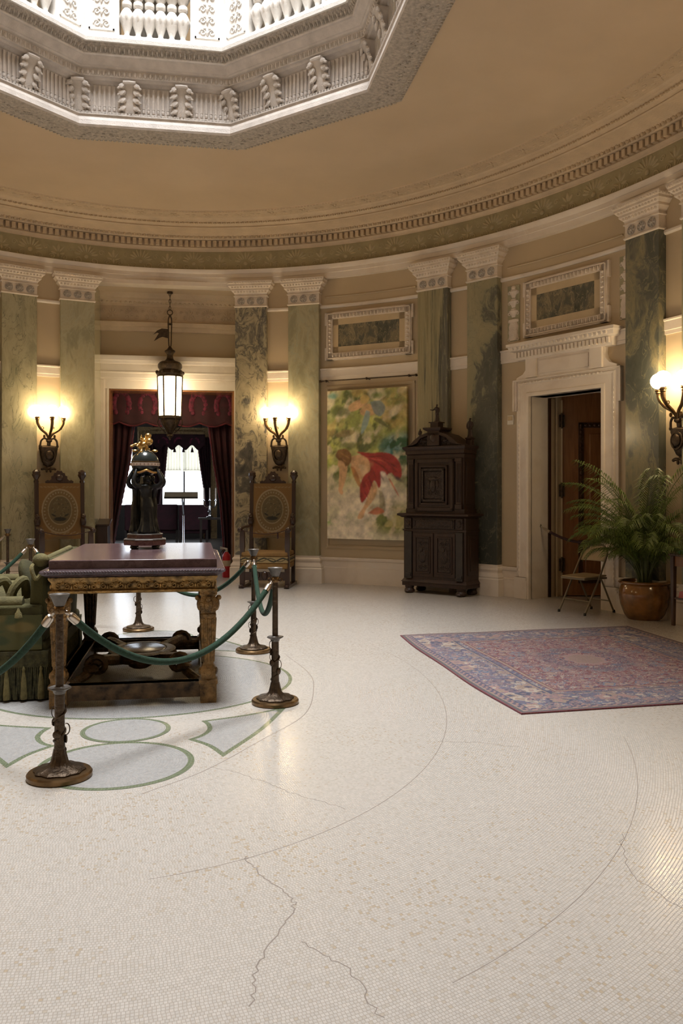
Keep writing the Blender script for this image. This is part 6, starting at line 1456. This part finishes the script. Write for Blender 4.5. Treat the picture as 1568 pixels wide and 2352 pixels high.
drape('dark red curtain hanging down the right side of the doorway', [(.73, 3.0), (.745, 2.8), (.84, 2.09), (.965, 1.345), (1.03, .51), (1.0, 0)], 1.27)
# far window dressing
th = thing('valance', 'small dark red scalloped valance over the bright far window', 'valance', (.02, FY1 - .3, 0))
def val2(u, v): return (-.85 + 1.68 * u, .015 * sin(u * 30), 3.38 + (2.93 - .16 * abs(sin(u * 4 * pi)) ** 2 + .1 - 3.38) * v)
mb = MB(); mb.strip(sheet(val2, 90, 10)); solid(mb.build('cloth', M['reddark'], th), .02)
for x in (-.5, 0, .5):
    mb = MB(); mb.tube([(x + .14 * cos(a), -.02, 3.12 + .14 * sin(a)) for a in np.linspace(-.3, pi + .3, 16)], .035, 7, flat=.4); mb.build('medallion', M['damask'], th)
for x in (-.42, -.14, .14, .42): mb = MB(); mb.lathe([(.05, -.16), (.035, -.08), (.012, 0)], 10, (x, 0, 2.96)); mb.build('tassel', M['reddark'], th)
yb = FY1 - .2
drape('dark red curtain left of the bright far window', [(-.30, 3.3), (-.36, 2.9), (-.44, 2.0), (-.56, 1.4), (-.62, .9), (-.6, 0)], -.92, y=yb)
drape('dark red curtain right of the bright far window', [(.58, 3.3), (.64, 2.9), (.74, 2.1), (.86, 1.3), (.9, .9), (.85, 0)], 1.02, y=yb)
M['sheer'], nt, N, L_, p_ = newmat('sheer_net')
p_.inputs['Base Color'].default_value = (.62, .60, .55, 1); tr = N.new('ShaderNodeBsdfTranslucent'); tr.inputs[0].default_value = (.8, .77, .68, 1); mxs = N.new('ShaderNodeMixShader'); mxs.inputs[0].default_value = .7
L_.new(p_.outputs[0], mxs.inputs[1]); L_.new(tr.outputs[0], mxs.inputs[2]); L_.new(mxs.outputs[0], N['Material Output'].inputs[0])
for x0, x1, wd in ((-.50, .10, 'left'), (.13, .80, 'right')):
    th = thing('net_curtain', 'short white net curtain on the %s half of the far window' % wd, 'curtain', (x0, FY1 - .02, 0), 0, 'net curtains of the far window')
    mb = MB(); mb.strip(sheet(lambda u, v: (u * (x1 - x0), .02 * sin(u * 40), 3.05 - v * .82), 60, 6)); solid(mb.build('cloth', M['sheer'], th), .004)
    mb = MB(); mb.bx(0, x1 - x0, -.01, .0, 2.19, 2.24); mb.build('hem', M['sheer'], th)
# seats in front of the window
def settee(label, x, y, w, h, group=None, d=.6):
    th = thing('settee', label, 'settee', (x, y, 0), 0, group)
    mb = MB(); mb.bx(-w / 2, w / 2, -.06, .06, .42, h); mb.build('backrest', M['reddark'], th, bevel=.03)
    mb = MB(); mb.bx(-w / 2, w / 2, .06, d, .32, .50); mb.build('seat', M['reddark'], th, bevel=.03)
    for sx in (-1, 1): mb = MB(); mb.bx(sx * w / 2, sx * (w / 2 - .08), .0, d, .45, .72); mb.build('arm', M['reddark'], th, bevel=.02)
    for sx in (-1, 1):
        for yy in (.0, d - .06): mb = MB(); mb.bx(sx * (w / 2 - .03) - .03, sx * (w / 2 - .03) + .03, yy - .03, yy + .03, 0, .42 if yy == 0 else .32); mb.build('leg', M['farwood'], th)
    return th
settee('dark red seat back in the far room seen left of the bronze clock', -1.16, 18.0, .56, 1.16)
settee('wide dark red seat back below the bright far window, left of the sign stand', -.30, 18.2, .66, 1.16)
settee('dark red seat back in the far room right of the sign stand', .48, 18.0, .82, 1.15)
# sign stand
th = thing('sign_stand', 'chrome post with a tilted grey reading board in the far room', 'stand', (.205, 12.0, 0))
mb = MB(); mb.lathe([(.17, 0), (.17, .02), (.03, .035), (.022, .05), (.022, 1.0), (.03, 1.01), (.02, 1.03)], 16, (.05, 0, 0)); mb.build('post', M['chrome'], th)
mb = MB(); mb.bx(-.36, .36, -.012, .012, -.16, .16); b_ = mb.build('board', M['cream'], th, bevel=.004); b_.location = (0, 0, 1.44); b_.rotation_euler = (-1.15, 0, 0)
mb = MB(); mb.bx(-.36, .36, -.03, -.012, -.17, -.145); f_ = mb.build('ledge', M['pewter'], th); f_.location = (0, 0, 1.44); f_.rotation_euler = (-1.15, 0, 0)
mb = MB(); mb.tube([(.05, 0, 1.02), (.02, .02, 1.42)], .018, 8); mb.build('neck', M['chrome'], th)
# table with candlesticks
th = thing('console_table', 'dark table carrying candlesticks in the far room right of the sign stand', 'table', (.95, 16.2, 0)); mb = MB(); mb.bx(-.35, .45, -.25, .25, .78, .83); mb.build('top', M['farwood'], th)
for sx in (-.28, .38):
    for sy in (-.2, .2): mb = MB(); mb.bx(sx - .03, sx + .03, sy - .03, sy + .03, 0, .78); mb.build('leg', M['farwood'], th)
th = thing('candelabra', 'silver three-branched candlestick on the dark table in the far room', 'candlestick', (.90, 16.1, .83))
mb = MB(); mb.lathe([(.09, 0), (.10, .02), (.04, .05), (.03, .12), (.05, .16), (.025, .20), (.02, .40), (.03, .42)], 16); mb.build('stem', M['chrome'], th)
for sx in (-1, 0, 1):
    mb = MB()
    if sx: mb.tube(crom([(0, 0, .32), (sx * .08, 0, .28), (sx * .15, 0, .33), (sx * .155, 0, .45)], 5), .012, 7)
    else: mb.tube([(0, 0, .40), (0, 0, .46)], .012, 7)
    mb.lathe([(.012, .44), (.04, .455), (.04, .465), (.018, .47), (.018, .50)], 12, (sx * .155, 0, 0)); a_ = mb.build('branch', M['chrome'], th)
    mb = MB(); mb.lathe([(.016, .49), (.016, .78), (.004, .80)], 10, (sx * .155, 0, 0)); mb.build('candle', M['ivory'], a_)
